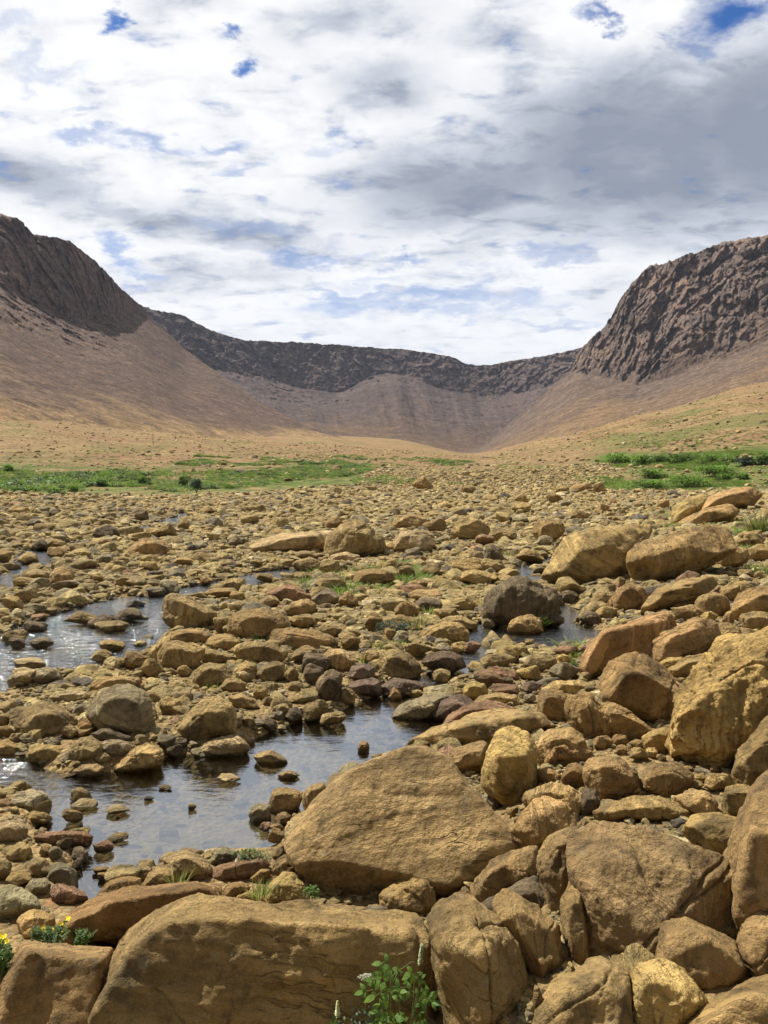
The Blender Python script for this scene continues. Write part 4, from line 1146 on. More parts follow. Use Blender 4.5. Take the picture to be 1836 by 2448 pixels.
BOXES = '''
A grey 125 3 262 70;A grey 30 25 130 82;A olive 390 364 482 422;A dark 710 334 786 388;A dark 738 300 822 352;A olive 270 248 342 304;A olive 290 518 396 588;A pale 304 571 426 613;A olive 270 610 362 674;A pale 458 604 566 637;A grey 44 536 216 612;A olive 98 570 222 644;A tan 114 620 222 686;A grey 198 771 272 830;A dark 240 736 306 784;A red 398 746 497 804;A orange 418 882 476 918;A orange 398 864 482 890;A brown 170 769 217 813;A olive -30 838 46 924;A tan 24 877 147 950;A dark 314 824 362 876;A red 1120 670 1172 713;A brown 1164 670 1224 716;A brown 1160 698 1232 760;A dark 1125 218 1192 276;A olive 1040 208 1102 256;A olive 1380 190 1500 250;A olive 1304 145 1420 236;A dark 1228 172 1312 246;A pale 1196 244 1240 272;A olive 690 508 746 524;A tan 814 583 850 612;A tan 462 724 556 752;A dark 622 550 666 572;A tan -20 195 74 250;A brown -30 250 64 300;A tan 690 130 790 200;A olive 1240 60 1310 96;A tan 1090 78 1160 136;A olive 1130 122 1194 160;A tan 1246 118 1330 150;A pale 1010 10 1110 60;A pale 930 464 1040 500
C olive 1106 500 1212 558;C brown 1462 483 1552 556;C olive 1358 424 1497 488;C olive 1378 342 1472 408;C olive 1262 336 1388 396;C dark 408 194 522 262;C dark 134 256 212 306;C brown 209 288 302 338;C olive 676 184 764 252;C olive 768 162 824 222;C tan 618 208 690 250;C tan -30 303 46 364;C tan 74 312 168 364;C olive 1094 403 1208 440;C brown 888 476 1032 512;C tan 608 772 704 856;C brown 522 743 638 824;C grey 124 813 264 890;C pale 24 818 152 896;C tan 434 692 548 740;C tan 394 738 484 790;C dark 488 556 624 620;C dark 378 585 524 642;C olive 278 568 428 630;C olive 394 615 550 662;C dark 82 610 204 656;C olive 12 650 118 710;C dark 130 680 238 728;C dark 38 683 128 732;C pale 60 768 204 822;C olive 1256 720 1384 796;C dark 1292 752 1444 836;C dark 1308 802 1404 886;C olive 1222 812 1292 880;C grey 214 443 364 482;C grey 218 470 340 516;C olive 66 467 164 534;C tan 2 505 108 566;C dark 638 470 704 504;C tan 1573 572 1664 655;C tan 1250 587 1370 646;C pale 978 522 1078 570;C olive 1358 622 1480 680;C orange 864 420 918 454;C tan 66 420 172 462;C brown 200 288 250 330;C grey 985 235 1048 290;C brown 1404 154 1490 212;C olive 200 254 290 296;C olive 920 590 1000 660;C olive 1470 660 1560 735;C brown 1180 210 1230 240;C tan 250 160 324 204;C olive 150 184 240 230;C dark 580 126 642 178;C olive 430 250 500 288;C tan 860 110 930 148;C olive 1060 104 1150 140;C dark 210 122 262 158;C olive 1225 640 1290 690;C pale 820 520 880 560;C tan 990 480 1060 520;C olive 300 270 370 306;C tan 40 110 130 150;C olive 640 790 700 840;C tan 760 800 830 850;C brown 870 200 930 232;C olive 480 330 560 366;C tan 600 350 690 392;C olive 740 330 850 372;C olive 400 400 470 440;C tan 500 420 580 458;C olive 130 510 200 546;C brown 1560 740 1640 800
D olive 150 215 220 300;D brown 164 168 268 224;D tan 284 338 426 424;D olive 400 342 524 404;D tan 328 393 494 456;D olive 440 208 590 270;D brown 1534 216 1645 268;D tan 1578 278 1700 354;D brown 1348 488 1502 594;D brown 1203 498 1352 566;D brown 1240 542 1392 608;D brown 1412 623 1554 720;D brown 1494 638 1624 694;D tan 1494 668 1680 734;D brown 1464 568 1514 630;D yellow 1368 568 1444 614;D tan 908 546 1014 598;D dark 843 568 949 634;D tan 882 488 988 548;D dark 668 583 778 640;D dark 762 478 838 530;D grey 418 596 484 640;D red 723 716 848 764;D grey 452 682 508 726;D olive 608 684 654 714;D grey 708 792 854 870;D yellow 573 806 676 868;D olive 408 752 570 812;D yellow 462 718 614 790;D brown 93 476 258 528;D yellow 740 752 812 800;D red 330 700 424 748;D tan 285 700 364 748;D olive 84 704 180 774;D tan 0 584 150 640;D brown 40 528 160 600;D olive 212 553 330 602;D brown 1385 318 1434 362;D olive 990 420 1050 470;D tan 560 300 690 360;D brown 480 128 560 168;D tan 550 100 640 142;D brown 910 100 980 140;D olive 800 126 900 176;D grey 660 240 730 290;D brown 1180 80 1240 130;D brown 905 5 952 54;D brown 808 10 900 56;D brown 120 -16 216 50;D tan 0 270 128 316;D olive 88 264 186 306;D tan 560 60 626 100;D brown 1500 250 1600 292;D olive 1520 384 1600 420;D tan 1560 180 1650 220;D brown 860 800 930 860;D tan 1120 780 1190 830;D dark 505 850 560 890;D olive 210 820 290 880;D tan 740 20 800 60;D olive 420 60 500 96;D tan 230 90 300 124;D brown 700 60 770 100;D olive 330 20 400 56;D tan 0 340 70 400;D olive 60 370 140 430;D olive 160 360 250 420;D brown 100 430 190 480;D tan 0 640 60 690;D brown 1300 860 1400 920
B orange 685 148 740 190;B brown 898 293 990 354;B orange 984 286 1058 336;B tan 1048 343 1144 406;B brown 1058 308 1138 352;B tan 1130 345 1180 390;B orange 1068 514 1116 560;B tan 1285 488 1380 535;B tan 1380 455 1510 540;B tan 1310 455 1400 495;B brown 855 655 900 690;B tan 525 600 580 645;B dark 440 530 530 610;B olive 70 80 146 128;B olive 116 92 174 132;B purple 583 58 688 108;B red 452 78 592 118;B olive 212 8 290 60;B red 385 20 520 84;B grey 600 110 660 150;B tan 560 640 590 690;B brown 640 1380 690 1500;B olive 300 85 345 130;B orange 1000 335 1060 375;B tan 1180 370 1220 400;B tan 1400 420 1450 452;B tan 1290 420 1336 446
'''


def build_rocks():
    for row in TRACED.strip().split('\n'):
        o = poly_rock(row.strip())
        if o['label'].startswith('great pale olive'):
            for srow in SHEETS.strip().split('\n'):
                s = poly_rock(srow.strip())
                PLACED.pop()
                for k in ('label', 'category', 'group'):
                    del s[k]
                s.parent = o
                s.matrix_parent_inverse = Matrix.Translation(-o.location)
    make_protos()
    for part in BOXES.strip().replace('\n', ';').split(';'):
        t, tint, x0, y0, x1, y1 = part.split()
        box_rock(t, float(x0), float(y0), float(x1), float(y1), tint)


def name_the_rest():
    """label every smaller stone by its look and by the nearest landmark boulder."""
    marks = [p for p in PLACED if p[7]]
    used = {p[0]['label'] for p in PLACED if p[0].get('label')}
    for P in sorted([p for p in PLACED if not p[0].get('label')], key=lambda p: -p[3] * p[4]):
        o, px, py, w, h, tint, shape, _ = P
        big = math.sqrt(w * h)
        size = 'large' if big > 75 else 'mid-sized' if big > 42 else 'small'
        near = []
        for m in marks:
            dx = px - m[1]; dy = (py - m[2]) * 1.35
            gap = math.hypot(max(abs(dx) - m[3] / 2, 0), max(abs(dy) - m[4] / 2, 0))
            near.append((gap + 0.12 * math.hypot(dx, dy), dx / (m[3] + 40), dy / (m[4] + 40), m[7]))
        near.sort(key=lambda q: q[0])
        done = False
        for gap, dx, dy, ref in near[:9]:
            if abs(dx) > abs(dy) * 1.9: rel = 'left of' if dx < 0 else 'right of'
            elif abs(dy) > abs(dx) * 1.9: rel = 'just behind' if dy < 0 else 'just in front of'
            else: rel = ('behind and left of' if dx < 0 else 'behind and right of') if dy < 0 else ('in front and left of' if dx < 0 else 'in front and right of')
            lab = '%s %s %s stone %s %s' % (size, WORD[tint], shape, rel, ref)
            if lab not in used:
                used.add(lab); o['label'] = lab; done = True
                break
        if not done:
            a, b = near[0][3], near[1][3]
            o['label'] = '%s %s %s stone between %s and %s' % (size, WORD[tint], shape, a, b)
        o['group'] = 'loose stones of the river bed'


# ------------------------------------------------------------------ the uncountable stones
def scatter_stones():
    protos = bpy.data.collections.new('stone_shapes')
    objs = []
    for k, (v, f, me) in enumerate(PROTO[:12]):
        lo, lf = ico(4)
        r = np.random.default_rng(500 + k)
        n = r.integers(9, 18)
        D = r.normal(size=(n, 3)); D /= np.linalg.norm(D, axis=1)[:, None]
        vv, ff = rock_from_points(D * r.uniform(0.8, 1.1, (n, 1)), 4, [12, 18, 26, 14, 34, 20][k % 6], 700 + k, 1.1)
        vv -= (vv.max(0) + vv.min(0)) / 2
        vv /= (vv.max(0) - vv.min(0)) / 2
        m = np_mesh('river_stone_shape', vv, ff)
        m.materials.append(MAT['stones'])
        o = bpy.data.objects.new('stone_shape_%02d' % k, m)
        protos.objects.link(o); objs.append(o)
    R = np.random.default_rng(77)
    pts, scl = [], []

    def add(n, y0, y1, med, sig, smin_px, smax, keep=None, amax=0.58, wet=0.16):
        y = np.sqrt(R.uniform(y0 * y0, y1 * y1, n))
        x = R.uniform(-amax, amax, n) * y
        s = med * np.exp(R.normal(0, sig, n))
        s = np.minimum(s, smax)
        m = s * 857 / y > smin_px
        if keep is not None:
            m &= keep(x, y)
        x, y, s = x[m], y[m], s[m]
        m = (in_water(x, y) > 0.012 * y) | (R.uniform(size=len(x)) < .3)
        x, y, s = x[m], y[m], s[m]
        z = ground_raw(x, y)
        sub = z < -0.02
        k = ~sub | (R.uniform(size=len(x)) < wet)
        x, y, s, z, sub = x[k], y[k], s[k], z[k], sub[k]
        s = np.where(sub, np.minimum(s, np.where(R.uniform(size=len(s)) < .12, .26, .13)), s)
        pts.append(np.stack([x, y, z], 1)); scl.append(s)

    bank = lambda x, y: np.interp(y, _BY, _BX)
    dry = lambda x, y: (x < bank(x, y) + 0.5 + 0.30 * y * 0.3) | (R.uniform(size=len(x)) < 0.35)
    add(9000, 3.0, 9, 0.055, 0.55, 1.2, 0.16, None, 0.58, 0.5)
    add(26000, 2.6, 7.5, 0.05, 0.5, 1.2, 0.13, lambda x, y: x > bank(x, y) - 0.3)
    add(22000, 1.5, 24, 0.20, 0.65, 1.5, 0.9, lambda x, y: x > .46 * y, 1.3)
    add(14000, 1.5, 9, 0.07, 0.5, 1.5, 0.2, lambda x, y: x > .44 * y, 1.3)
    add(30000, 6.5, 20, 0.055, 0.4, 1.2, 0.14, None, 0.54, 0.03)
    add(26000, 5.5, 14, 0.085, 0.55, 1.4, 0.28, dry)
    add(52000, 12, 28, 0.120, 0.55, 1.3, 0.50, dry)
    add(62000, 26, 62, 0.185, 0.50, 1.1, 0.70)

    # stones that break the surface of the shallow left stream and its feeders
    n = 2600
    y = np.sqrt(R.uniform(49, 34 * 34, n)); x = R.uniform(-.58, .2, n) * y
    m = (in_water(x, y) < -0.02) & ((y > 9.5) | (x < -2.3)) & (R.uniform(size=n) < .75)
    x, y = x[m], y[m]
    pts.append(np.stack([x, y, np.full(len(x), -0.05)], 1)); scl.append(np.minimum(.42, .017 * y * np.exp(R.normal(0, .4, len(x)))))

    def bed(x, y):
        z = ground_raw(x, y)
        u, v = overview_uv(x, y, z)
        nz = fbm(np.stack([x * .06, y * .03, x * 0], 1), 3, 88)
        lft = (u < 800 + 60 * nz) & (v < 1070 + 10 * nz - np.clip(u - 350, 0, 400) * .05)
        rgt = (u > 1300 + 60 * nz) & (v < 1062)
        edge = v < 1003
        k = R.uniform(size=len(x))
        return (~lft & ~rgt & ~edge) | (rgt & ~edge & (k < .16)) | (lft & (k < .015))
    add(64000, 58, 150, 0.28, 0.48, 1.0, 0.9, bed)
    add(12000, 110, 420, 0.50, 0.5, 0.8, 1.5, lambda x, y: R.uniform(size=len(x)) < .55, 0.62)
    P = np.concatenate(pts); S = np.concatenate(scl)
    # clear of the placed rocks
    keep = np.ones(len(P), bool)
    for fx, fy, rx, ry in FOOT:
        m = (np.abs(P[:, 0] - fx) < rx) & (np.abs(P[:, 1] - fy) < ry)
        keep &= ~(m & (((P[:, 0] - fx) / rx) ** 2 + ((P[:, 1] - fy) / ry) ** 2 < 0.75))
        # nothing big right in front of a placed rock's face
        m = (np.abs(P[:, 0] - fx) < rx * 1.05) & (P[:, 1] < fy) & (P[:, 1] > fy - ry - 0.45) & (S > 0.30 * min(rx * 2, 1.2))
        keep &= ~m
    P, S = P[keep], S[keep]
    n = len(P)
    sx = S * R.uniform(0.42, 0.62, n)
    sy = sx * R.uniform(0.60, 0.95, n)
    sz = sx * np.where(R.uniform(size=n) < .3, R.uniform(0.18, 0.34, n), R.uniform(0.34, 0.75, n))
    P[:, 2] += sz * R.uniform(0.05, 0.55, n)
    ROT = np.stack([R.normal(0, 0.16, n), R.normal(0, 0.16, n), R.uniform(0, 6.283, n)], 1)
    me = bpy.data.meshes.new('riverbed_stones')
    me.vertices.add(n)
    me.vertices.foreach_set('co', np.ascontiguousarray(P, np.float32).ravel())
    for nm, val in (('turn', ROT), ('size', np.stack([sx, sy, sz], 1))):
        a = me.attributes.new(nm, 'FLOAT_VECTOR', 'POINT')
        a.data.foreach_set('vector', np.ascontiguousarray(val, np.float32).ravel())
    a = me.attributes.new('pick', 'INT', 'POINT')
    a.data.foreach_set('value', R.integers(0, len(objs), n).astype(np.int32))
    me.update()
    o = link('riverbed_stones', me)
    instance_on(o, protos)
    tag(o, 'countless small tan cobbles covering the river bed', 'cobbles', None, 'stuff')
    print('scattered stones', n)
    return o


def instance_on(o, coll):
    ng = bpy.data.node_groups.new('scatter', 'GeometryNodeTree')
    ng.interface.new_socket('Geometry', in_out='INPUT', socket_type='NodeSocketGeometry')
    ng.interface.new_socket('Geometry', in_out='OUTPUT', socket_type='NodeSocketGeometry')
    N, L = ng.nodes, ng.links
    gi, go = N.new('NodeGroupInput'), N.new('NodeGroupOutput')
    ip = N.new('GeometryNodeInstanceOnPoints')
    ci = N.new('GeometryNodeCollectionInfo')
    ci.inputs['Collection'].default_value = coll
    ci.inputs['Separate Children'].default_value = True
    ci.inputs['Reset Children'].default_value = True

    def na(name, t):
        nd = N.new('GeometryNodeInputNamedAttribute')
        nd.data_type = t
        nd.inputs['Name'].default_value = name
        return nd.outputs['Attribute']
    L.new(gi.outputs[0], ip.inputs['Points'])
    L.new(ci.outputs[0], ip.inputs['Instance'])
    ip.inputs['Pick Instance'].default_value = True
    L.new(na('pick', 'INT'), ip.inputs['Instance Index'])
    er = N.new('FunctionNodeEulerToRotation')
    L.new(na('turn', 'FLOAT_VECTOR'), er.inputs[0])
    L.new(er.outputs[0], ip.inputs['Rotation'])
    L.new(na('size', 'FLOAT_VECTOR'), ip.inputs['Scale'])
    L.new(ip.outputs[0], go.inputs[0])
    md = o.modifiers.new('scatter', 'NODES')
    md.node_group = ng
# ------------------------------------------------------------------ plants
class Leafy:
    """collects leaf blades and flat petals as quads."""
    def __init__(self):
        self.v, self.f = [], []

    def quad(self, pts):
        i = len(self.v)
        self.v += [tuple(p) for p in pts]
        self.f.append((i, i + 1, i + 2, i + 3))

    def leaf(self, p, d, up, L, W, bend=0.25):
        """a pointed oval leaf of three quads from p along d."""
        d = Vector(d).normalized(); up = Vector(up)
        s = d.cross(up)
        s = s.normalized() if s.length > 1e-4 else Vector((1, 0, 0))
        u = s.cross(d).normalized()
        p = Vector(p)
        prev = None
        for t, w in ((0, .12), (.3, .9), (.62, .95), (1.0, .06)):
            c = p + d * L * t - u * (bend * L * t * t) 
            a, b = c + s * (W * w / 2) + u * W * .12 * w, c - s * (W * w / 2) + u * W * .12 * w
            if prev:
                self.quad((prev[0], a, b, prev[1]))
            prev = (a, b)

    def blade(self, p, d, L, W, droop, rnd=random):
        d = Vector(d).normalized()
        s = d.cross(Vector((rnd.uniform(-1, 1), rnd.uniform(-1, 1), 0.2))).normalized()
        p = Vector(p); prev = None
        out = Vector((d.x, d.y, 0))
        for k in range(5):
            t = k / 4
            c = p + d * L * t + out * (droop * L * t * t) - Vector((0, 0, droop * L * t * t * .55))
            w = W * (1 - t) ** .7 + W * .08
            a, b = c + s * w / 2, c - s * w / 2
            if prev:
                self.quad((prev[0], a, b, prev[1]))
            prev = (a, b)

    def tube(self, pts, r0, r1, n=5):
        pts = [Vector(p) for p in pts]
        rings = []
        for k, p in enumerate(pts):
            d = (pts[min(k + 1, len(pts) - 1)] - pts[max(k - 1, 0)]).normalized()
            a = d.orthogonal().normalized(); b = d.cross(a)
            r = r0 + (r1 - r0) * k / (len(pts) - 1)
            rings.append([p + a * r * math.cos(6.283 * j / n) + b * r * math.sin(6.283 * j / n) for j in range(n)])
        for A, B in zip(rings, rings[1:]):
            for j in range(n):
                self.quad((A[j], A[(j + 1) % n], B[(j + 1) % n], B[j]))

    def ball(self, c, r, n=6):
        c = Vector(c)
        for i in range(3):
            for j in range(n):
                P = []
                for (a, b) in ((i, j), (i, j + 1), (i + 1, j + 1), (i + 1, j)):
                    th = math.pi * a / 3; ph = 6.283 * b / n
                    P.append(c + Vector((math.sin(th) * math.cos(ph), math.sin(th) * math.sin(ph), math.cos(th))) * r)
                self.quad(P)

    def build(self, name, mat, parent=None, origin=(0, 0, 0)):
        v = np.array([tuple(x) for x in self.v], float) - np.array(origin)
        return link(name, np_mesh(name, v, np.array(self.f)), MAT[mat], parent)


def empty(name, loc):
    o = bpy.data.objects.new(name, None)
    o.empty_display_size = 0.1
    o.location = loc
    COL.objects.link(o)
    return o


def rdir(zmin=-0.3, zmax=1.0, rnd=random):
    z = rnd.uniform(zmin, zmax); a = rnd.uniform(0, 6.283)
    r = math.sqrt(max(0, 1 - z * z))
    return Vector((r * math.cos(a), r * math.sin(a), z))


def tuft(px, py, hpx, wpx, label, mat='grass', n=70, name='grass_tuft', dry=0.25, dist=None, group=None, blade=None):
    """a tuft of grass; px, py = its foot in the photo, hpx, wpx = its height and spread there."""
    if dist is None:
        x, y, z = hit(px, py)
    else:
        x, y, z = at_y(px, py, dist)
    k = y / F
    h, w = hpx * k, wpx * k
    root = empty(name, (x, y, z))
    tag(root, label, 'grass', group or 'grass tufts between the stones')
    g, d = Leafy(), Leafy()
    bw = blade or max(0.004, 0.0011 * y)
    for i in range(n):
        a = random.uniform(0, 6.283); r = math.sqrt(random.random())
        p = (math.cos(a) * r * w * .42, math.sin(a) * r * w * .34, -0.02)
        dr = Vector((math.cos(a) * r * .55 + random.uniform(-.25, .25), math.sin(a) * r * .5 + random.uniform(-.25, .25), 1))
        (d if random.random() < dry else g).blade(p, dr, h * random.uniform(.5, 1.1), bw * random.uniform(.7, 1.5), random.uniform(.1, .5))
    if g.f: g.build('blades', mat, root)
    if d.f: d.build('dry_blades', 'straw', root)
    return root


def cushion(px, py, hpx, wpx, label, mat='leaf', name='green_plant', n=260, cat='plant', dist=None, lobes=5, leafpx=5.0, twigs=True, group=None, flat=.7):
    """a low leafy plant or shrub: small leaves spread through several lobes, with twigs inside."""
    if dist is None:
        x, y, z = hit(px, py)
    else:
        x, y, z = at_y(px, py, dist)
    k = y / F
    h, w = hpx * k, wpx * k
    lf = max(leafpx * k, 0.008)
    root = empty(name, (x, y, z - 0.01))
    tag(root, label, cat, group or ('shrubs on the green flats' if cat == 'shrub' else 'small plants between the stones'))
    L, T = Leafy(), Leafy()
    cs = []
    for i in range(lobes):
        a = random.uniform(0, 6.283); r = random.uniform(.1, .36)
        cs.append((Vector((math.cos(a) * r * w, math.sin(a) * r * w * flat, h * random.uniform(.38, .62))), random.uniform(.20, .34) * w, random.uniform(.30, .42) * h))
    for i in range(n):
        c, rx, rz = random.choice(cs)
        d = rdir(-.5, 1)
        q = random.uniform(.55, 1.05)
        p = c + Vector((d.x * rx * q, d.y * rx * q * flat, d.z * rz * q))
        p.z = max(p.z, 0.0)
        L.leaf(p, d + rdir(-.6, .8) * .8, (0, 0, 1), lf * random.uniform(.7, 1.5), lf * random.uniform(.35, .6), random.uniform(0, .4))
    if twigs:
        for c, rx, rz in cs:
            for j in range(3):
                e = c + rdir(0, 1) * min(rx, rz) * .8
                T.tube([(0, 0, -0.02), tuple(c * .55), tuple(e)], lf * .10, lf * .04, 4)
        T.build('twigs', 'twig', root)
    L.build('foliage', mat, root)
    return root


def petals(L, c, nrm, r, n=5):
    nrm = Vector(nrm).normalized()
    a = nrm.orthogonal().normalized(); b = nrm.cross(a)
    c = Vector(c)
    for k in range(n):
        t0 = 6.283 * (k + .06) / n; t1 = 6.283 * (k + .94) / n; tm = (t0 + t1) / 2
        e = lambda t, q, hgt: c + (a * math.cos(t) + b * math.sin(t)) * r * q + nrm * r * hgt
        L.quad((c, e(t0, .72, .12), e(tm, 1.0, .22), e(t1, .72, .12)))


def burnet():
    """leafy burnet beside the long boulder: two stems, toothed leaflets, cream spikes; an umbel plant next to it."""
    Z = 1659.0 / 320.0
    D0 = 2.72
    pt = lambda x, y, d=0.0: Vector(at_y(760 + x / Z, 2180 + y / Z, D0 + d))
    base = pt(1120, 1750)
    root = empty('burnet_plant', base)
    tag(root, 'leafy green burnet plant with a cream bottlebrush flower spike at the bottom of the photo', 'plant')
    B = tuple(base)
    S, Lf, Lb = Leafy(), Leafy(), Leafy()
    stems = [[(1120, 1700, 0), (1160, 1389, 0), (1185, 1050, .01), (1200, 800, .02), (1235, 620, .02)],
             [(1120, 1700, 0), (900, 1300, -.03), (905, 900, -.02), (885, 640, 0), (850, 350, 0)],
             [(1120, 1700, 0), (920, 920, 0), (985, 745, .02), (1160, 620, .03), (1205, 625, .03)],
             [(1150, 1400, 0), (1215, 1080, .0), (1250, 900, 0)],
             [(1120, 1700, 0), (1010, 1200, .04), (1030, 900, .04)],
             [(985, 745, .02), (1010, 560, .02)]]
    for s in stems:
        S.tube([pt(*q) for q in s], .0022, .0011, 5)

    def compound(x, y, dx, dy, npair, size, d=0.0, bright=False):
        """pinnate leaf: a curved rachis with paired toothed oval leaflets."""
        a, b = pt(x, y, d), pt(x + dx, y + dy, d + random.uniform(-.03, .03))
        mid = (a + b) / 2 + Vector((0, 0, .012))
        S.tube([a, mid, b], .0012, .0007, 4)
        tgt = Lb if bright else Lf
        ax = (b - a).normalized()
        sd = ax.cross(Vector((random.uniform(-.3, .3), -1, .5))).normalized()
        for k in range(npair):
            t = .25 + .7 * k / max(1, npair - 1)
            c = a * (1 - t) ** 2 + mid * 2 * t * (1 - t) + b * t * t
            for sg in (-1, 1):
                tgt.leaf(c, sd * sg + ax * .45 + Vector((0, -.25, random.uniform(-.3, .3))), (0, -.6, .8), size * random.uniform(.8, 1.2), size * .52, .25)
        tgt.leaf(b, ax + Vector((0, -.2, -.1)), (0, -.6, .8), size * 1.1, size * .55, .25)
    s1 = .030
    for q in [(890, 900, -200, -60, 3, s1), (905, 1000, -330, -10, 3, s1 * 1.05), (890, 1050, 120, -60, 2, s1), (900, 800, -120, -40, 2, s1),
              (890, 660, -90, -20, 1, s1 * 1.1), (900, 720, 40, 60, 2, s1), (1190, 800, -60, 30, 2, s1 * .8), (1200, 780, 70, 50, 2, s1 * .8),
              (1190, 1000, -200, -50, 2, s1), (1190, 1150, 180, -110, 3, s1 * 1.1), (1250, 1100, 180, 10, 2, s1 * 1.1), (1180, 1180, 90, 80, 2, s1),
              (900, 1250, -150, -20, 3, s1), (930, 1300, 100, 60, 3, s1), (1000, 1500, -280, -90, 3, s1), (1080, 1500, -300, -200, 3, s1), (1000, 1480, -60, -170, 3, s1 * 1.1),
              (1120, 1500, 160, -30, 3, s1), (1100, 1600, 250, -150, 3, s1), (950, 1400, -150, -50, 2, s1), (860, 1500, -180, -60, 3, s1), (1000, 1600, 0, -110, 3, s1), (1150, 1600, -60, -130, 3, s1)]:
        compound(*q, d=random.uniform(-.05, .05))
    for q in [(900, 1000, -180, 40, 1, s1 * 1.3), (890, 1100, -120, 40, 1, s1), (1000, 1450, -200, -60, 2, s1), (1180, 760, -30, 10, 1, s1)]:
        compound(*q, d=-.04, bright=True)
    S.build('stem', 'stem', root, B)
    Lf.build('foliage', 'leaf', root, B)
    Lb.build('young_foliage', 'leaf_bright', root, B)
    W = Leafy()
    a, b = pt(1265, 640, .02), pt(1290, 400, .02)
    for k in range(420):
        t = random.random()
        c = a.lerp(b, t)
        r = .0075 * (1 - .35 * t) * math.sqrt(random.uniform(.3, 1))
        d = rdir(-.4, .5)
        W.leaf(c + d * r * .4, d, (0, 0, 1), r * 1.1, .0028, .1)
    W.tube([a, a.lerp(b, .5), b], .0035, .0022, 6)
    W.build('flower_spike', 'cream', root, B)
    # a second, shorter spike on the left
    base2 = pt(240, 1600)
    r2 = empty('burnet_plant', base2)
    tag(r2, 'single short cream flower spike with small leaves in front of the long flat-topped boulder', 'plant')
    B2 = tuple(base2)
    S2, L2, W2 = Leafy(), Leafy(), Leafy()
    S2.tube([pt(240, 1650), pt(238, 1450), pt(240, 1290)], .002, .0012, 5)
    for k in range(46):
        L2.leaf(pt(240 + random.uniform(-110, 110), 1400 + random.uniform(-70, 150), random.uniform(-.03, .03)), rdir(-.2, .8), (0, -1, .3), .016, .008, .2)
    a, b = pt(240, 1290), pt(240, 1100)
    for k in range(300):
        t = random.random()
        c = a.lerp(b, t); r = .0080 * (1.05 - .8 * t) * math.sqrt(random.uniform(.3, 1))
        d = rdir(-.4, .5)
        W2.leaf(c + d * r * .4, d, (0, 0, 1), r * 1.15, .0026, .1)
    W2.tube([a, a.lerp(b, .5), b], .0032, .001, 6)
    S2.build('stem', 'stem', r2, B2); L2.build('foliage', 'leaf', r2, B2); W2.build('flower_spike', 'cream', r2, B2)
    # umbel flower
    base3 = pt(600, 1700)
    r3 = empty('umbel_plant', base3)
    tag(r3, 'flat white umbel flower on a thin stem left of the burnet leaves', 'plant')
    B3 = tuple(base3)
    S3, W3, L3 = Leafy(), Leafy(), Leafy()
    S3.tube([pt(600, 1700), pt(592, 1200), pt(600, 920)], .0019, .0013, 5)
    hub = pt(600, 920)
    for k in range(19):
        a = k * 2.4; r = math.sqrt((k + .5) / 19)
        c = pt(610 + math.cos(a) * r * 108, 800 + math.sin(a) * r * 40 + 20 * r * r, math.sin(a) * r * .03)
        S3.tube([hub, hub.lerp(c, .6) - Vector((0, 0, .003)), c], .0007, .0005, 3)
        for j in range(9):
            W3.ball(c + rdir(-.2, 1) * .0042, .0020, 5)
    for k in range(90):
        L3.leaf(pt(560 + random.uniform(-150, 120), 1330 + random.uniform(-130, 200), random.uniform(-.04, .04)), rdir(-.2, .8), (0, -1, .3), .014, .006, .2)
    S3.build('stem', 'stem', r3, B3); W3.build('flower_head', 'white', r3, B3); L3.build('foliage', 'leaf_blue', r3, B3)
    # tiny violet flowers at the very bottom
    base4 = pt(270, 1560)
    r4 = empty('violet_flower', base4)
    tag(r4, 'pale violet aster-like flower at the bottom edge below the short cream spike', 'flower')
    S4, V4 = Leafy(), Leafy()
    S4.tube([pt(270, 1560), pt(272, 1400)], .0012, .0009, 4)
    for k in range(16):
        a = 6.283 * k / 16
        V4.leaf(pt(272, 1385, -.01), Vector((math.cos(a), -.35, math.sin(a))), (0, -1, 0), .010, .0028, .1)
    S4.build('stem', 'stem', r4, tuple(base4)); V4.build('petals', 'purple', r4, tuple(base4))


def cinquefoil(spots, foli, label, dist, buds=0):
    """shrubby cinquefoil: fine leaves on thin stems and five-petalled yellow flowers."""
    Z = 1659.0 / 260.0
    pt = lambda x, y, d=0.0: Vector(at_y(x / Z, 2150 + y / Z, dist + d))
    x0, y0, x1, y1 = foli
    base = pt((x0 + x1) / 2, y1 + 60)
    root = empty('cinquefoil_plant', base)
    tag(root, label, 'plant', 'yellow flowering plants by the square-edged block')
    B = tuple(base)
    S, L = Leafy(), Leafy()
    tips = [(x, y, random.uniform(-.04, .04)) for x, y in spots]
    extra = [(random.uniform(x0, x1), random.uniform(y0, (y0 + y1) / 2), random.uniform(-.10, .10)) for k in range(46)]
    for x, y, d in tips + extra:
        a = base + Vector((random.uniform(-.03, .03), d, -.02)); b = pt(x, y, d)
        m = a.lerp(b, .55) + Vector((random.uniform(-.012, .012), 0, .012))
        S.tube([a, m, b], .0016, .0008, 4)
        for k in range(13):
            t = random.uniform(.3, .97)
            c = a.lerp(m, t / .55) if t < .55 else m.lerp(b, (t - .55) / .45)
            for j in range(5):
                L.leaf(c, rdir(-.2, .8), (0, -.5, .8), random.uniform(.008, .015), .0042, .15)
    S.build('stem', 'stem', root, B)
    L.build('foliage', 'leaf', root, B)
    for x, y, d in tips:
        Fl = Leafy()
        c = pt(x, y, d)
        petals(Fl, c, (random.uniform(-.5, .5), -.75, random.uniform(.3, .9)), .0122)
        petals(Fl, c + Vector((0, -.002, .001)), (random.uniform(-.5, .5), -.75, .6), .005)
        Fl.build('flower', 'yellow', root, B)
    return root


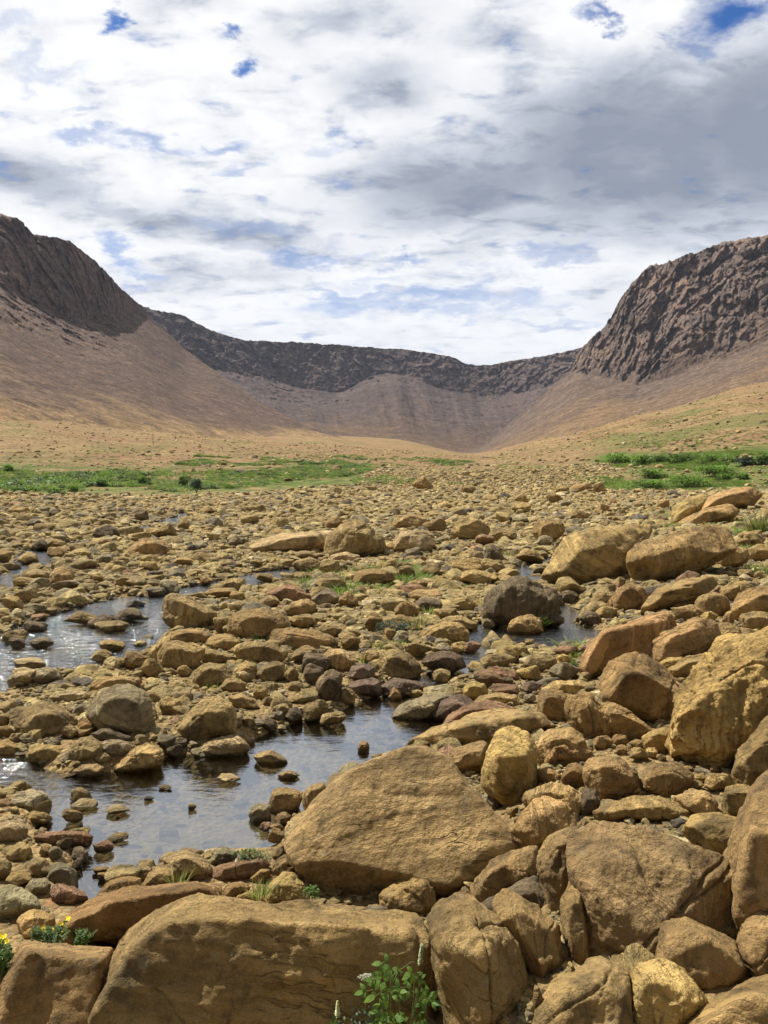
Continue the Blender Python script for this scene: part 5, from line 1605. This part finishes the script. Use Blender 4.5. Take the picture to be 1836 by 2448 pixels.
def shrub_row():
    z4 = lambda x, y: (1400 + x / 3.805, 1060 + y / 3.805)
    for (x0, y0, x1, y1, lab, n, mat) in [
        (370, 320, 700, 440, 'broad bright green shrub in front of the split outcrop on the right bank', 900, 'shrub'),
        (500, 238, 690, 325, 'small rounded green shrub just behind the broad bright green shrub', 420, 'shrub'),
        (785, 280, 1085, 415, 'rounded green shrub with twiggy right side beside a flat boulder on the right bank', 800, 'shrub'),
        (1030, 195, 1320, 320, 'large dark green shrub right of the pale flat rock on the right bank', 900, 'shrub'),
        (1185, 285, 1310, 350, 'small dome shrub in front of the large dark green shrub', 320, 'shrub'),
        (150, 95, 450, 195, 'dark green shrub at the left end of the upper row on the right bank', 700, 'shrub'),
        (430, 108, 610, 205, 'second green shrub of the upper row beside the dark left-end shrub', 450, 'shrub'),
        (600, 120, 780, 190, 'low green shrub in the middle of the upper row on the right bank', 420, 'shrub'),
        (800, 105, 1060, 180, 'wide light green shrub of the upper row below the tan slope', 520, 'shrub'),
        (1060, 95, 1350, 190, 'dark clumpy shrub of the upper row behind the large dark green shrub', 600, 'shrub'),
        (1370, 130, 1530, 205, 'grey-blue shrub near the right edge of the upper row', 380, 'leaf_blue'),
        (1370, 280, 1480, 335, 'little green bush right of the small dome shrub', 240, 'shrub'),
        (1540, 100, 1680, 200, 'green shrub cut by the right edge at the end of the upper row', 420, 'shrub')]:
        px, py = z4((x0 + x1) / 2, y1 - 8)
        cushion(px, py, (y1 - y0) * .9 / 3.805, (x1 - x0) * 1.25 / 3.805, lab, mat, 'shrub', int(n * 1.6), 'shrub', None, 9, 6.0, True, None, .8)
    z6 = lambda x, y: (x / 3.607, 1080 + y / 3.607)
    for (x0, y0, x1, y1, lab, n, mat) in [
        (1520, 190, 1650, 310, 'dark round bush standing on the left green strip near the stones', 420, 'shrub'),
        (1180, 220, 1300, 285, 'dark green bush in the middle of the left green strip', 320, 'shrub'),
        (1630, 230, 1760, 360, 'grey-green bush right of the dark round bush on the left green strip', 420, 'leaf_blue'),
        (820, 235, 930, 300, 'low dark bush on the left green strip above a bare tan stone', 300, 'shrub'),
        (360, 300, 560, 385, 'dark overhanging bush at the stony edge of the left green strip', 420, 'shrub'),
        (540, 280, 720, 365, 'second dark bush at the stony edge right of the overhanging bush', 420, 'shrub'),
        (0, 110, 130, 175, 'dark green bush at the far left end of the green strip', 320, 'shrub')]:
        px, py = z6((x0 + x1) / 2, y1)
        cushion(px, py, (y1 - y0) / 3.607, (x1 - x0) / 3.607, lab, mat, 'shrub', int(n * 1.5), 'shrub', None, 7, 5.0, True, None, .8)


def small_plants():
    z3 = lambda x, y: (380 + x / 4.1475, 1980 + y / 4.1475)
    tuft(*z3(180, 545), 62, 40, 'thin green grass tuft growing against the mossy hump boulder', n=46, dry=.3, dist=4.05)
    cushion(*z3(930, 300), 28, 92, 'bright green leafy patch growing above the long maroon stone', 'leaf', 'green_plant', 420, 'plant', 4.45, 6, 6.0)
    tuft(*z3(1000, 640), 46, 62, 'dull green grass under the bright yellow cube stone', n=80, dry=.35, dist=4.05)
    cushion(*z3(1510, 720), 42, 40, 'small green plant in the gap right of the yellow-sided wedge', 'leaf', 'green_plant', 150, 'plant', 3.9, 3, 7)
    z5 = lambda x, y: (860 + x / 5.184, 1380 + y / 5.184)
    cushion(*z5(330, 690), 36, 52, 'dark blue-green leafy plant in front of the long brown slab end', 'leaf_blue', 'green_plant', 420, 'plant', None, 5, 4.5)
    cushion(*z5(520, 690), 30, 54, 'grey-green cushion plant right of the dark blue-green leafy plant', 'leaf_blue', 'green_plant', 420, 'plant', None, 5, 4.5)
    tuft(*z5(720, 640), 46, 56, 'tan and green seeding grass left of the left-shore hump boulder', n=110, dry=.6)
    tuft(*z5(860, 470), 32, 22, 'upright green tuft against the dark rounded stone', n=60, dry=.05)
    cushion(*z5(1050, 200), 24, 38, 'bright green leafy clump above the dark rounded stones', 'leaf_bright', 'green_plant', 260, 'plant', None, 4, 4)
    tuft(*z5(1190, 130), 18, 34, 'small green grass clump behind the bright green leafy clump', 'leaf', n=80, dry=.1)
    tuft(*z5(1390, 170), 24, 60, 'wide green grass clump left of the dark wedge boulder top', 'leaf_bright', n=150, dry=.1)
    tuft(*z5(1110, 270), 13, 32, 'short mossy green turf below the bright green leafy clump', 'leaf_bright', n=90, dry=0)
    tuft(*z5(470, 310), 16, 36, 'short yellow-green turf among grey stones on the mid gravel', n=100, dry=.15)
    tuft(*z5(340, 870), 30, 84, 'pale green grass patch on the gravel below the blue-green plants', n=200, dry=.45)
    tuft(*z5(540, 800), 14, 44, 'short bright green turf beside a small tan stone', 'leaf_bright', n=110, dry=0)
    tuft(*z5(70, 1060), 30, 30, 'fresh green tuft beside the long brown slab', 'leaf_bright', n=80, dry=.05)
    tuft(*z5(290, 160), 26, 26, 'dark green tuft at the right foot of the big dark rounded boulder', 'leaf', n=70, dry=0)
    tuft(*z5(30, 640), 20, 22, 'small yellow-green tuft at the right end of the long brown slab', 'leaf_bright', n=60, dry=.1)
    C = lambda x, y: (x / TS, 1150 + y / TS)
    tuft(*C(1140, 700), 30, 36, 'dark grass growing under the dark rounded boulder beside the grey-topped slab', 'leaf', n=70, dry=0)
    tuft(*C(1250, 745), 22, 20, 'small dark tuft in front of the long brown slab', 'leaf', n=46, dry=0)
    tuft(*C(1320, 830), 26, 26, 'green tuft among the dark stones beside the tilted olive boulder', 'leaf_bright', n=60, dry=.1)
    tuft(*C(920, 900), 26, 40, 'sparse green grass at the foot of the jagged lumpy boulder', n=50, dry=.2)
    tuft(*C(690, 905), 14, 40, 'pale mossy turf right of the biggest round grey boulder', n=80, dry=.3)
    D = lambda x, y: (918 + x / TS, 1150 + y / TS)
    tuft(*D(890, 840), 18, 34, 'green tuft at the left foot of the leaning brown block', 'leaf_bright', n=80, dry=.05)
    root = cushion(*D(885, 800), 30, 44, 'small violet-flowered plant in front of the orange-stained boulder', 'leaf_blue', 'violet_plant', 120, 'plant', None, 3, 4.5)
    y0 = root.location.y
    V = Leafy()
    for k in range(14):
        petals(V, (random.uniform(-.10, .12), -.05 + random.uniform(-.06, .04), random.uniform(.10, .30)), (random.uniform(-.4, .4), -1, .3), .012)
    V.build('flower', 'purple', root)
    cushion(*D(825, 810), 22, 26, 'dark green leafy sprig left of the small violet-flowered plant', 'leaf', 'green_plant', 140, 'plant', None, 3, 5)
    tuft(*D(1160, 445), 22, 60, 'green grass under the left side of the humpback slab', 'leaf_bright', n=140, dry=.15)
    tuft(*D(1245, 425), 16, 44, 'short grass under the middle of the humpback slab', n=90, dry=.3)
    tuft(*D(1620, 400), 34, 70, 'yellow-green grass at the right edge above the folded bank boulder', n=200, dry=.3)
    cushion(*D(1520, 250), 34, 36, 'leafy green plant between the humpback slab and the right bank', 'leaf_bright', 'green_plant', 240, 'plant', None, 4, 4.5)
    tuft(*D(1630, 230), 60, 60, 'tall green grass on the right bank below the split outcrop', n=240, dry=.25)
    cushion(*D(1425, 405), 22, 36, 'pale grey-green plant in front of the rounded bank boulder', 'leaf_blue', 'green_plant', 160, 'plant', None, 3, 4)
    tuft(*D(545, 330), 26, 50, 'pale green grass on the gravel beyond the dark triangular stone', n=120, dry=.4)
    tuft(*D(480, 345), 18, 26, 'small green tuft before the dark triangular stone', 'leaf', n=50, dry=0)
    tuft(*D(150, 420), 16, 30, 'green tuft on the gravel left of the creased tan boulder', n=60, dry=.2)
    tuft(*D(1200, 545), 14, 30, 'short green tuft on the sloping brown slab edge', n=60, dry=.1)


def ground_cover():
    """the green strip beyond the stones, and thin grass on the right bank: nobody could count it."""
    coll = bpy.data.collections.new('grass_shapes')
    for k, (mat, nb, tall) in enumerate([('grass', 46, 1.0), ('leaf_bright', 50, .8), ('scrub', 60, .7), ('straw', 30, 1.0), ('leaf', 60, .75)]):
        L = Leafy()
        for i in range(nb):
            a = random.uniform(0, 6.283); r = math.sqrt(random.random())
            p = (math.cos(a) * r * .55, math.sin(a) * r * .55, random.uniform(-.1, .1))
            if k in (2, 4):
                d = rdir(-.1, 1)
                L.leaf(Vector(p) * .8 + Vector((0, 0, tall * (1 - r * r) * random.uniform(.15, .8))), d, (0, 0, 1), .24, .14, .3)
            else:
                L.blade(p, (math.cos(a) * r * .6, math.sin(a) * r * .6, 1), tall * random.uniform(.5, 1), .07, .4)
        v = np.array([tuple(q) for q in L.v])
        me = np_mesh('grass_shape', v, np.array(L.f))
        me.materials.append(MAT[mat])
        coll.objects.link(bpy.data.objects.new('grass_shape_%d' % k, me))
    R = np.random.default_rng(5)
    P, S, K = [], [], []

    def add(n, y0, y1, a0, a1, keep, h0, h1, w):
        y = np.sqrt(R.uniform(y0 * y0, y1 * y1, n)); x = R.uniform(a0, a1, n) * y
        z = ground_raw(x, y)
        u, v = overview_uv(x, y, z)
        m = keep(x, y, u, v)
        x, y, z = x[m], y[m], z[m]
        nz = fbm(np.stack([x * .12, y * .05, x * 0], 1), 3, 91)
        h = (h0 + (h1 - h0) * R.uniform(size=len(x))) * (1 + 1.1 * np.clip(nz, -.6, .8))
        P.append(np.stack([x, y, z], 1)); S.append(np.stack([h * R.uniform(1.1, 1.9, len(x)), h * R.uniform(1.1, 1.9, len(x)), h], 1))
        c = np.cumsum(w) / np.sum(w)
        pick = np.searchsorted(c, np.clip(R.uniform(size=len(x)) * .75 + .25 * (nz + .5), 0, .999))
        K.append(pick)

    def left(x, y, u, v):
        nz = fbm(np.stack([x * .07, y * .03, x * 0], 1), 3, 88) 
        n2 = fbm(np.stack([x * .3, y * .12, x * 0], 1), 3, 89)
        lo = np.interp(u, [-400, 0, 150, 300, 380, 500, 600, 700, 800], [1075, 1068, 1054, 1050, 1064, 1058, 1044, 1034, 1026]) + 5 * n2
        hi = np.interp(u, [-400, 0, 200, 370, 620, 800], [1010, 1014, 1022, 1022, 1012, 1004]) + 6 * n2
        a = ((v < lo) & (v > hi) & (u < 790 + 40 * nz) & (R.uniform(size=len(u)) < sstep(-.45, -.05, nz + .3 * n2) * .9 + .1))
        b = (u > 380) & (u < 1020) & (v > 984 + 5 * n2) & (v < 1004 + 5 * n2) & (R.uniform(size=len(u)) < sstep(.05, .4, n2 + nz) * .5)
        return a | b
    add(80000, 68, 260, -.62, .12, left, .22, .75, (.20, .24, .34, .05, .17))

    def lumps(x, y, u, v):
        n2 = fbm(np.stack([x * .3, y * .15, x * 0], 1), 3, 80)
        lo = np.interp(u, [-400, 0, 150, 300, 380, 500, 600, 700, 800], [1072, 1064, 1052, 1048, 1061, 1055, 1041, 1032, 1024])
        hi = np.interp(u, [-400, 0, 200, 370, 620, 800], [1012, 1018, 1026, 1026, 1014, 1006])
        return (v < lo) & (v > hi) & (u < 780) & (R.uniform(size=len(u)) < sstep(.0, .35, n2) * .5)
    add(12000, 68, 170, -.62, 0, lumps, .6, 1.15, (.0, .15, .45, .0, .4))

    def right(x, y, u, v):
        n2 = fbm(np.stack([x * .2, y * .08, x * 0], 1), 3, 87)
        return (u > 1290 + 60 * n2) & (v < 1058 + 12 * n2) & (v > 984 + .03 * (u - 1300) * -1) & (R.uniform(size=len(u)) < sstep(-.15, .25, n2) * .8)
    add(70000, 44, 150, .18, .62, right, .2, .45, (.35, .38, .15, .08, .14))

    def mid(x, y, u, v):
        n2 = fbm(np.stack([x * .16, y * .06, x * 0], 1), 3, 86)
        return (u > 760) & (u < 1320) & (v < 1048) & (v > 996) & (R.uniform(size=len(u)) < sstep(.12, .4, n2) * .5)
    add(30000, 60, 180, -.1, .3, mid, .15, .32, (.40, .35, .05, .2, .0))

    def bank(x, y, u, v):
        n2 = fbm(np.stack([x * .4, y * .2, x * 0], 1), 3, 85)
        return (u > 1420 - 40 * n2) & (v < 1330) & (v > 1030) & (R.uniform(size=len(u)) < sstep(.08, .4, n2) * .35)
    add(20000, 12, 50, .25, .62, bank, .07, .18, (.45, .2, .0, .35, .0))

    def gravel(x, y, u, v):
        n2 = fbm(np.stack([x * .5, y * .25, x * 0], 1), 3, 84)
        return (u > 650) & (u < 1250) & (v < 1420) & (v > 1180) & (in_water(x, y) > .15) & (R.uniform(size=len(u)) < sstep(.15, .4, n2) * .6)
    add(26000, 9, 34, -.2, .32, gravel, .05, .15, (.5, .3, .0, .2, .0))

    def slope(x, y, u, v):
        n2 = fbm(np.stack([x * .03, y * .012, x * 0], 1), 4, 83)
        return (v < 1008) & (v > 870) & (u > 1050) & (R.uniform(size=len(u)) < sstep(.18, .42, n2) * .35)
    add(26000, 130, 330, .1, .62, slope, .18, .4, (.5, .15, .25, .1, .0))

    def lslope(x, y, u, v):
        n2 = fbm(np.stack([x * .03, y * .012, x * 0], 1), 4, 82)
        return (v < 1015) & (v > 930) & (u < 900) & (R.uniform(size=len(u)) < sstep(.15, .42, n2) * .22)
    add(20000, 120, 330, -.6, .05, lslope, .18, .38, (.5, .1, .2, .2, .0))
    P, S, K = np.concatenate(P), np.concatenate(S), np.concatenate(K)
    n = len(P)
    me = bpy.data.meshes.new('grass')
    me.vertices.add(n)
    me.vertices.foreach_set('co', np.ascontiguousarray(P, np.float32).ravel())
    rot = np.zeros((n, 3)); rot[:, 2] = R.uniform(0, 6.283, n)
    for nm, val in (('turn', rot), ('size', S)):
        a = me.attributes.new(nm, 'FLOAT_VECTOR', 'POINT')
        a.data.foreach_set('vector', np.ascontiguousarray(val, np.float32).ravel())
    a = me.attributes.new('pick', 'INT', 'POINT')
    a.data.foreach_set('value', K.astype(np.int32))
    me.update()
    o = link('grass', me)
    instance_on(o, coll)
    tag(o, 'green grass and low ground cover on the flats and banks', 'grass', None, 'stuff')
    print('grass clumps', n)
# ------------------------------------------------------------------ sky, sun, camera
SUN_AZ = math.radians(-54)      # left of the view direction
SUN_EL = math.radians(57)


def build_sky():
    w = bpy.data.worlds.new('World')
    SC.world = w
    w.use_nodes = True
    g = NT(w.node_tree)
    d = g.n('ShaderNodeTexCoord').outputs['Generated']
    sky = g.n('ShaderNodeTexSky', sky_type='NISHITA')
    sky.sun_disc = False
    sky.sun_elevation = SUN_EL
    sky.sun_rotation = SUN_AZ
    sky.air_density = 1.0; sky.dust_density = 0.4; sky.ozone_density = 3.0
    blue = g.mix(1.0, sky.outputs[0], (0.10, 0.34, 0.64), 'MULTIPLY')
    sp = g.n('ShaderNodeSeparateXYZ'); g.set(sp.inputs[0], d)
    X, Y, Z = sp.outputs
    ay = g.math('MAXIMUM', g.math('ABSOLUTE', Y), 0.05)
    # bearing and height of the sight line as tangents, and the point where it meets the cloud layer
    U0 = g.math('DIVIDE', X, ay)
    V0 = g.math('DIVIDE', Z, ay)
    zc = g.math('ADD', g.math('MAXIMUM', Z, 0.0), 0.20)
    cp = g.n('ShaderNodeCombineXYZ')
    g.set(cp.inputs[0], g.math('DIVIDE', X, zc)); g.set(cp.inputs[1], g.math('DIVIDE', Y, zc))
    P = cp.outputs[0]
    n_big = g.noise(P, 0.9, 3, 0.5, 0.4)
    n_cell = g.noise(P, 3.4, 6, 0.60, 0.35)
    n_fine = g.noise(P, 10.0, 6, 0.62, 0.2)
    n_mac = g.noise(g.vmath('MULTIPLY', P, (1.0, 1.5, 1)), 7.0, 6, 0.58, 0.3)
    # ragged cloud rims: the map of patches is bent by the cloud texture
    wv = g.noise(P, 2.6, 7, 0.62, 0.2, 'Color')
    wf = g.noise(P, 9.0, 5, 0.6, 0.0, 'Color')
    sw = g.n('ShaderNodeSeparateColor'); g.set(sw.inputs[0], wv)
    sf = g.n('ShaderNodeSeparateColor'); g.set(sf.inputs[0], wf)
    flat = g.math('MULTIPLY_ADD', V0, 1.3, 0.25)
    U = g.math('ADD', U0, g.math('ADD', g.math('MULTIPLY_ADD', sw.outputs[0], 0.22, -0.11), g.math('MULTIPLY_ADD', sf.outputs[0], 0.08, -0.04)))
    V = g.math('ADD', V0, g.math('MULTIPLY', flat, g.math('ADD', g.math('MULTIPLY_ADD', sw.outputs[1], 0.22, -0.11), g.math('MULTIPLY_ADD', sf.outputs[1], 0.09, -0.045))))
    wob = g.math('SUBTRACT', n_cell, 0.5)
    wob2 = g.math('SUBTRACT', n_fine, 0.5)

    def blob(u, v, ru, rv, soft=1.0, amp=0.55, tilt=0.0, uv=None):
        """soft patch of sky centred on overview bearing u and height v, its rim broken by the cloud texture."""
        cu = (u * VK - CX) / F; cv = (1012 - v) * VK / F
        uu, vv = uv or (U, V)
        dx = g.math('SUBTRACT', uu, cu)
        dv = g.math('SUBTRACT', vv, cv)
        if tilt:
            dv = g.math('MULTIPLY_ADD', dx, tilt, dv)
        dx = g.math('DIVIDE', dx, ru * VK / F)
        dv = g.math('DIVIDE', dv, rv * VK / F)
        r = g.math('SQRT', g.math('ADD', g.math('MULTIPLY', dx, dx), g.math('MULTIPLY', dv, dv)))
        r = g.math('ADD', r, g.math('MULTIPLY', g.math('ADD', g.math('MULTIPLY', wob, 2.6), g.math('MULTIPLY', wob2, 1.8)), amp))
        return g.step(r, 1.0 + 0.40 * soft, 1.0 - 0.80 * soft)

    def total(blobs, uv=None):
        t = None
        for b in blobs:
            k = b[-1]
            v = g.math('MULTIPLY', blob(*b[:-1], uv=uv), k)
            t = v if t is None else g.math('MAXIMUM', t, v)
        return t
    # blue holes
    holes = total([(*b[:4], b[4] * 1.25, *b[5:]) for b in [
        (1610, 30, 110, 50, .9, .9, 0, 1.0), (1530, 95, 60, 30, .9, 1.1, 0, .55), (1280, 72, 45, 16, .9, 1.0, 0, .8), (262, 45, 18, 20, .9, .9, 0, .95),
        (497, 100, 26, 16, .9, 1.0, 0, .85), (558, 182, 24, 24, .9, .9, 0, .95), (948, 8, 30, 18, 1, 1, 0, .7), (70, 95, 70, 20, 1, 1.3, -.2, .3), (130, 150, 50, 16, 1, 1.3, 0, .3),
        (175, 300, 55, 16, 1, 1.0, 0, .5), (330, 308, 90, 20, 1, 1.3, 0, .55), (455, 330, 60, 18, 1, 1.3, 0, .6), (520, 375, 60, 14, 1, 1.3, 0, .45), (690, 345, 40, 16, 1, 1.3, 0, .3),
        (250, 545, 70, 22, 1, 1.2, .35, .7), (310, 590, 70, 20, 1, 1.2, .2, .65), (640, 555, 70, 14, 1, 1.0, .0, .65), (850, 572, 75, 14, 1, .8, .12, .9), (720, 540, 60, 14, 1, 1.1, .0, .45),
        (760, 640, 130, 12, 1, .9, 0, .75), (940, 660, 230, 26, 1, .9, -.04, .85), (1090, 665, 110, 22, 1, 1.1, 0, .6), (1000, 690, 60, 14, 1, .9, 0, .6), (1200, 572, 60, 14, 1, 1.2, -.2, .5),
        (1180, 700, 130, 10, 1, 1.2, 0, .5), (560, 500, 120, 16, 1, 1.3, .2, .35), (900, 610, 200, 10, 1, 1.3, 0, .3)]])
    thin = g.step(g.math('ADD', n_mac, g.math('MULTIPLY', wob2, 0.25)), 0.41, 0.24, 0.0, 0.85)
    holes = g.math('MAXIMUM', holes, g.math('MULTIPLY', thin, 0.8), clamp=True)
    holes = g.math('MULTIPLY', holes, g.step(V0, 0.16, 0.34, 0.66, 1.0))
    # grey undersides
    half = lambda a, b: g.math('ADD', g.math('MULTIPLY', a, 0.6), g.math('MULTIPLY', b, 0.4))
    grey = total([
        (1400, 330, 420, 200, 1.0, .34, -.10, 1.0), (1640, 300, 260, 230, 1.0, .34, 0, 1.0), (1060, 400, 380, 110, 1.2, .4, -.15, .82), (1300, 480, 460, 90, 1.4, .5, 0, .66),
        (840, 225, 120, 60, 1.5, 1.0, 0, .50), (1040, 120, 90, 40, 1.4, .9, 0, .40), (1560, 480, 200, 80, 1.4, .6, -.2, .6),
        (60, 385, 210, 66, 1.4, .8, .25, .66), (330, 470, 280, 46, 1.5, .9, .14, .62), (560, 510, 150, 40, 1.3, .7, .1, .6),
        (760, 60, 160, 60, 1.5, 1.0, 0, .38), (640, 90, 100, 80, 1.5, 1.0, 0, .30), (410, 20, 120, 30, 1.4, 1., 0, .35), (380, 610, 160, 40, 1.5, 1., 0, .35), (1010, 560, 130, 40, 1.4, 1., 0, .40), (560, 600, 120, 30, 1.4, 1, 0, .4), (1290, 640, 110, 60, 1.4, .9, 0, .25)], (half(U, U0), half(V, V0)))
    tex = g.math('ADD', g.math('MULTIPLY', wob, 1.5), g.math('MULTIPLY', wob2, 1.3))
    gsh = g.math('ADD', grey, g.math('MULTIPLY', tex, 0.50))
    gsh = g.math('ADD', gsh, g.math('MULTIPLY', g.step(n_mac, 0.54, 0.34), 0.24))
    gsh = g.math('ADD', gsh, g.step(n_big, 0.45, 0.75, 0.0, 0.22), clamp=True)
    cloud = g.ramp(gsh, [(0.0, (6.4, 6.45, 6.5)), (0.22, (5.5, 5.6, 5.8)), (0.48, (3.75, 4.0, 4.5)), (0.75, (2.4, 2.65, 3.15)), (1.0, (1.75, 1.98, 2.45))])
    # low cloud deck pales towards the horizon
    veil = g.step(V0, 0.22, 0.10)
    cloud = g.mix(g.math('MULTIPLY', veil, 0.45), cloud, (5.2, 5.4, 5.75))
    # unseen clouds overhead and behind are darkened to weaken the sky's fill light
    sd = (math.sin(SUN_AZ) * math.cos(SUN_EL), math.cos(SUN_AZ) * math.cos(SUN_EL), math.sin(SUN_EL))
    away = g.math('MULTIPLY', g.step(Z, 0.50, 0.72, 1.0, 0.55), g.step(Y, 0.25, -0.35, 1.0, 0.48))
    cloud = g.scale_col(cloud, away)
    col = g.mix(holes, cloud, blue)
    bg = g.n('ShaderNodeBackground')
    bg.inputs['Strength'].default_value = 0.1
    g.t.links.new(col, bg.inputs['Color'])
    o = g.n('ShaderNodeOutputWorld')
    g.t.links.new(bg.outputs[0], o.inputs['Surface'])
    w.cycles.sampling_method = 'MANUAL'
    w.cycles.sample_map_resolution = 512


def build_sun():
    l = bpy.data.lights.new('sun', 'SUN')
    l.energy = 5.0
    l.angle = math.radians(0.5)
    l.color = (1.0, 0.95, 0.86)
    o = bpy.data.objects.new('sun', l)
    d = Vector((math.sin(SUN_AZ) * math.cos(SUN_EL), math.cos(SUN_AZ) * math.cos(SUN_EL), math.sin(SUN_EL)))
    o.rotation_euler = (-d).to_track_quat('-Z', 'Y').to_euler()
    o.location = (0, 0, 50)
    COL.objects.link(o)


def build_camera():
    c = bpy.data.cameras.new('camera')
    c.sensor_fit = 'VERTICAL'
    c.sensor_height = 36.0
    c.lens = F / 2448.0 * 36.0
    c.clip_start = 0.05
    c.clip_end = 20000
    o = bpy.data.objects.new('camera', c)
    o.location = (0, 0, H)
    o.rotation_euler = (math.pi / 2 - PITCH, 0, 0)
    COL.objects.link(o)
    SC.camera = o


def settings():
    SC.view_settings.view_transform = 'Standard'
    SC.view_settings.look = 'None'
    SC.view_settings.gamma = 1.0
    SC.view_settings.exposure = 0.68
    cy = SC.cycles
    cy.max_bounces = 6
    cy.volume_bounces = 1
    cy.diffuse_bounces = 3
    cy.glossy_bounces = 3
    cy.transparent_max_bounces = 10
    cy.caustics_reflective = False
    cy.caustics_refractive = False
    cy.sample_clamp_indirect = 4.0
    cy.use_denoising = True


import time
_t = time.time()


def lap(s):
    global _t
    print('%-12s %.1fs' % (s, time.time() - _t)); _t = time.time()


settings()
build_camera(); build_sky(); build_sun()
build_ground(); lap('ground')
build_mountains(); build_haze(); lap('mountains')
build_water()
build_rocks(); lap('rocks')
name_the_rest()
scatter_stones(); lap('scatter')
small_plants(); shrub_row(); lap('plants')
burnet()
cinquefoil([(500, 465), (715, 500), (605, 550), (920, 515), (930, 375), (1040, 290), (660, 430), (800, 470), (560, 600), (1000, 450)], (440, 400, 1080, 640), 'yellow cinquefoil plant flowering behind the square-edged block', 3.45)
cinquefoil([(40, 590), (0, 540), (75, 570), (110, 640), (20, 660), (-20, 600)], (-160, 640, 140, 1150), 'yellow flowers on dense green leaves at the left edge beside the square-edged block', 3.1)
cinquefoil([(1490, 380)], (1090, 420, 1500, 680), 'green feathery plant with one pale yellow bud before the dark ledge face', 3.5)
ground_cover(); lap('cover')
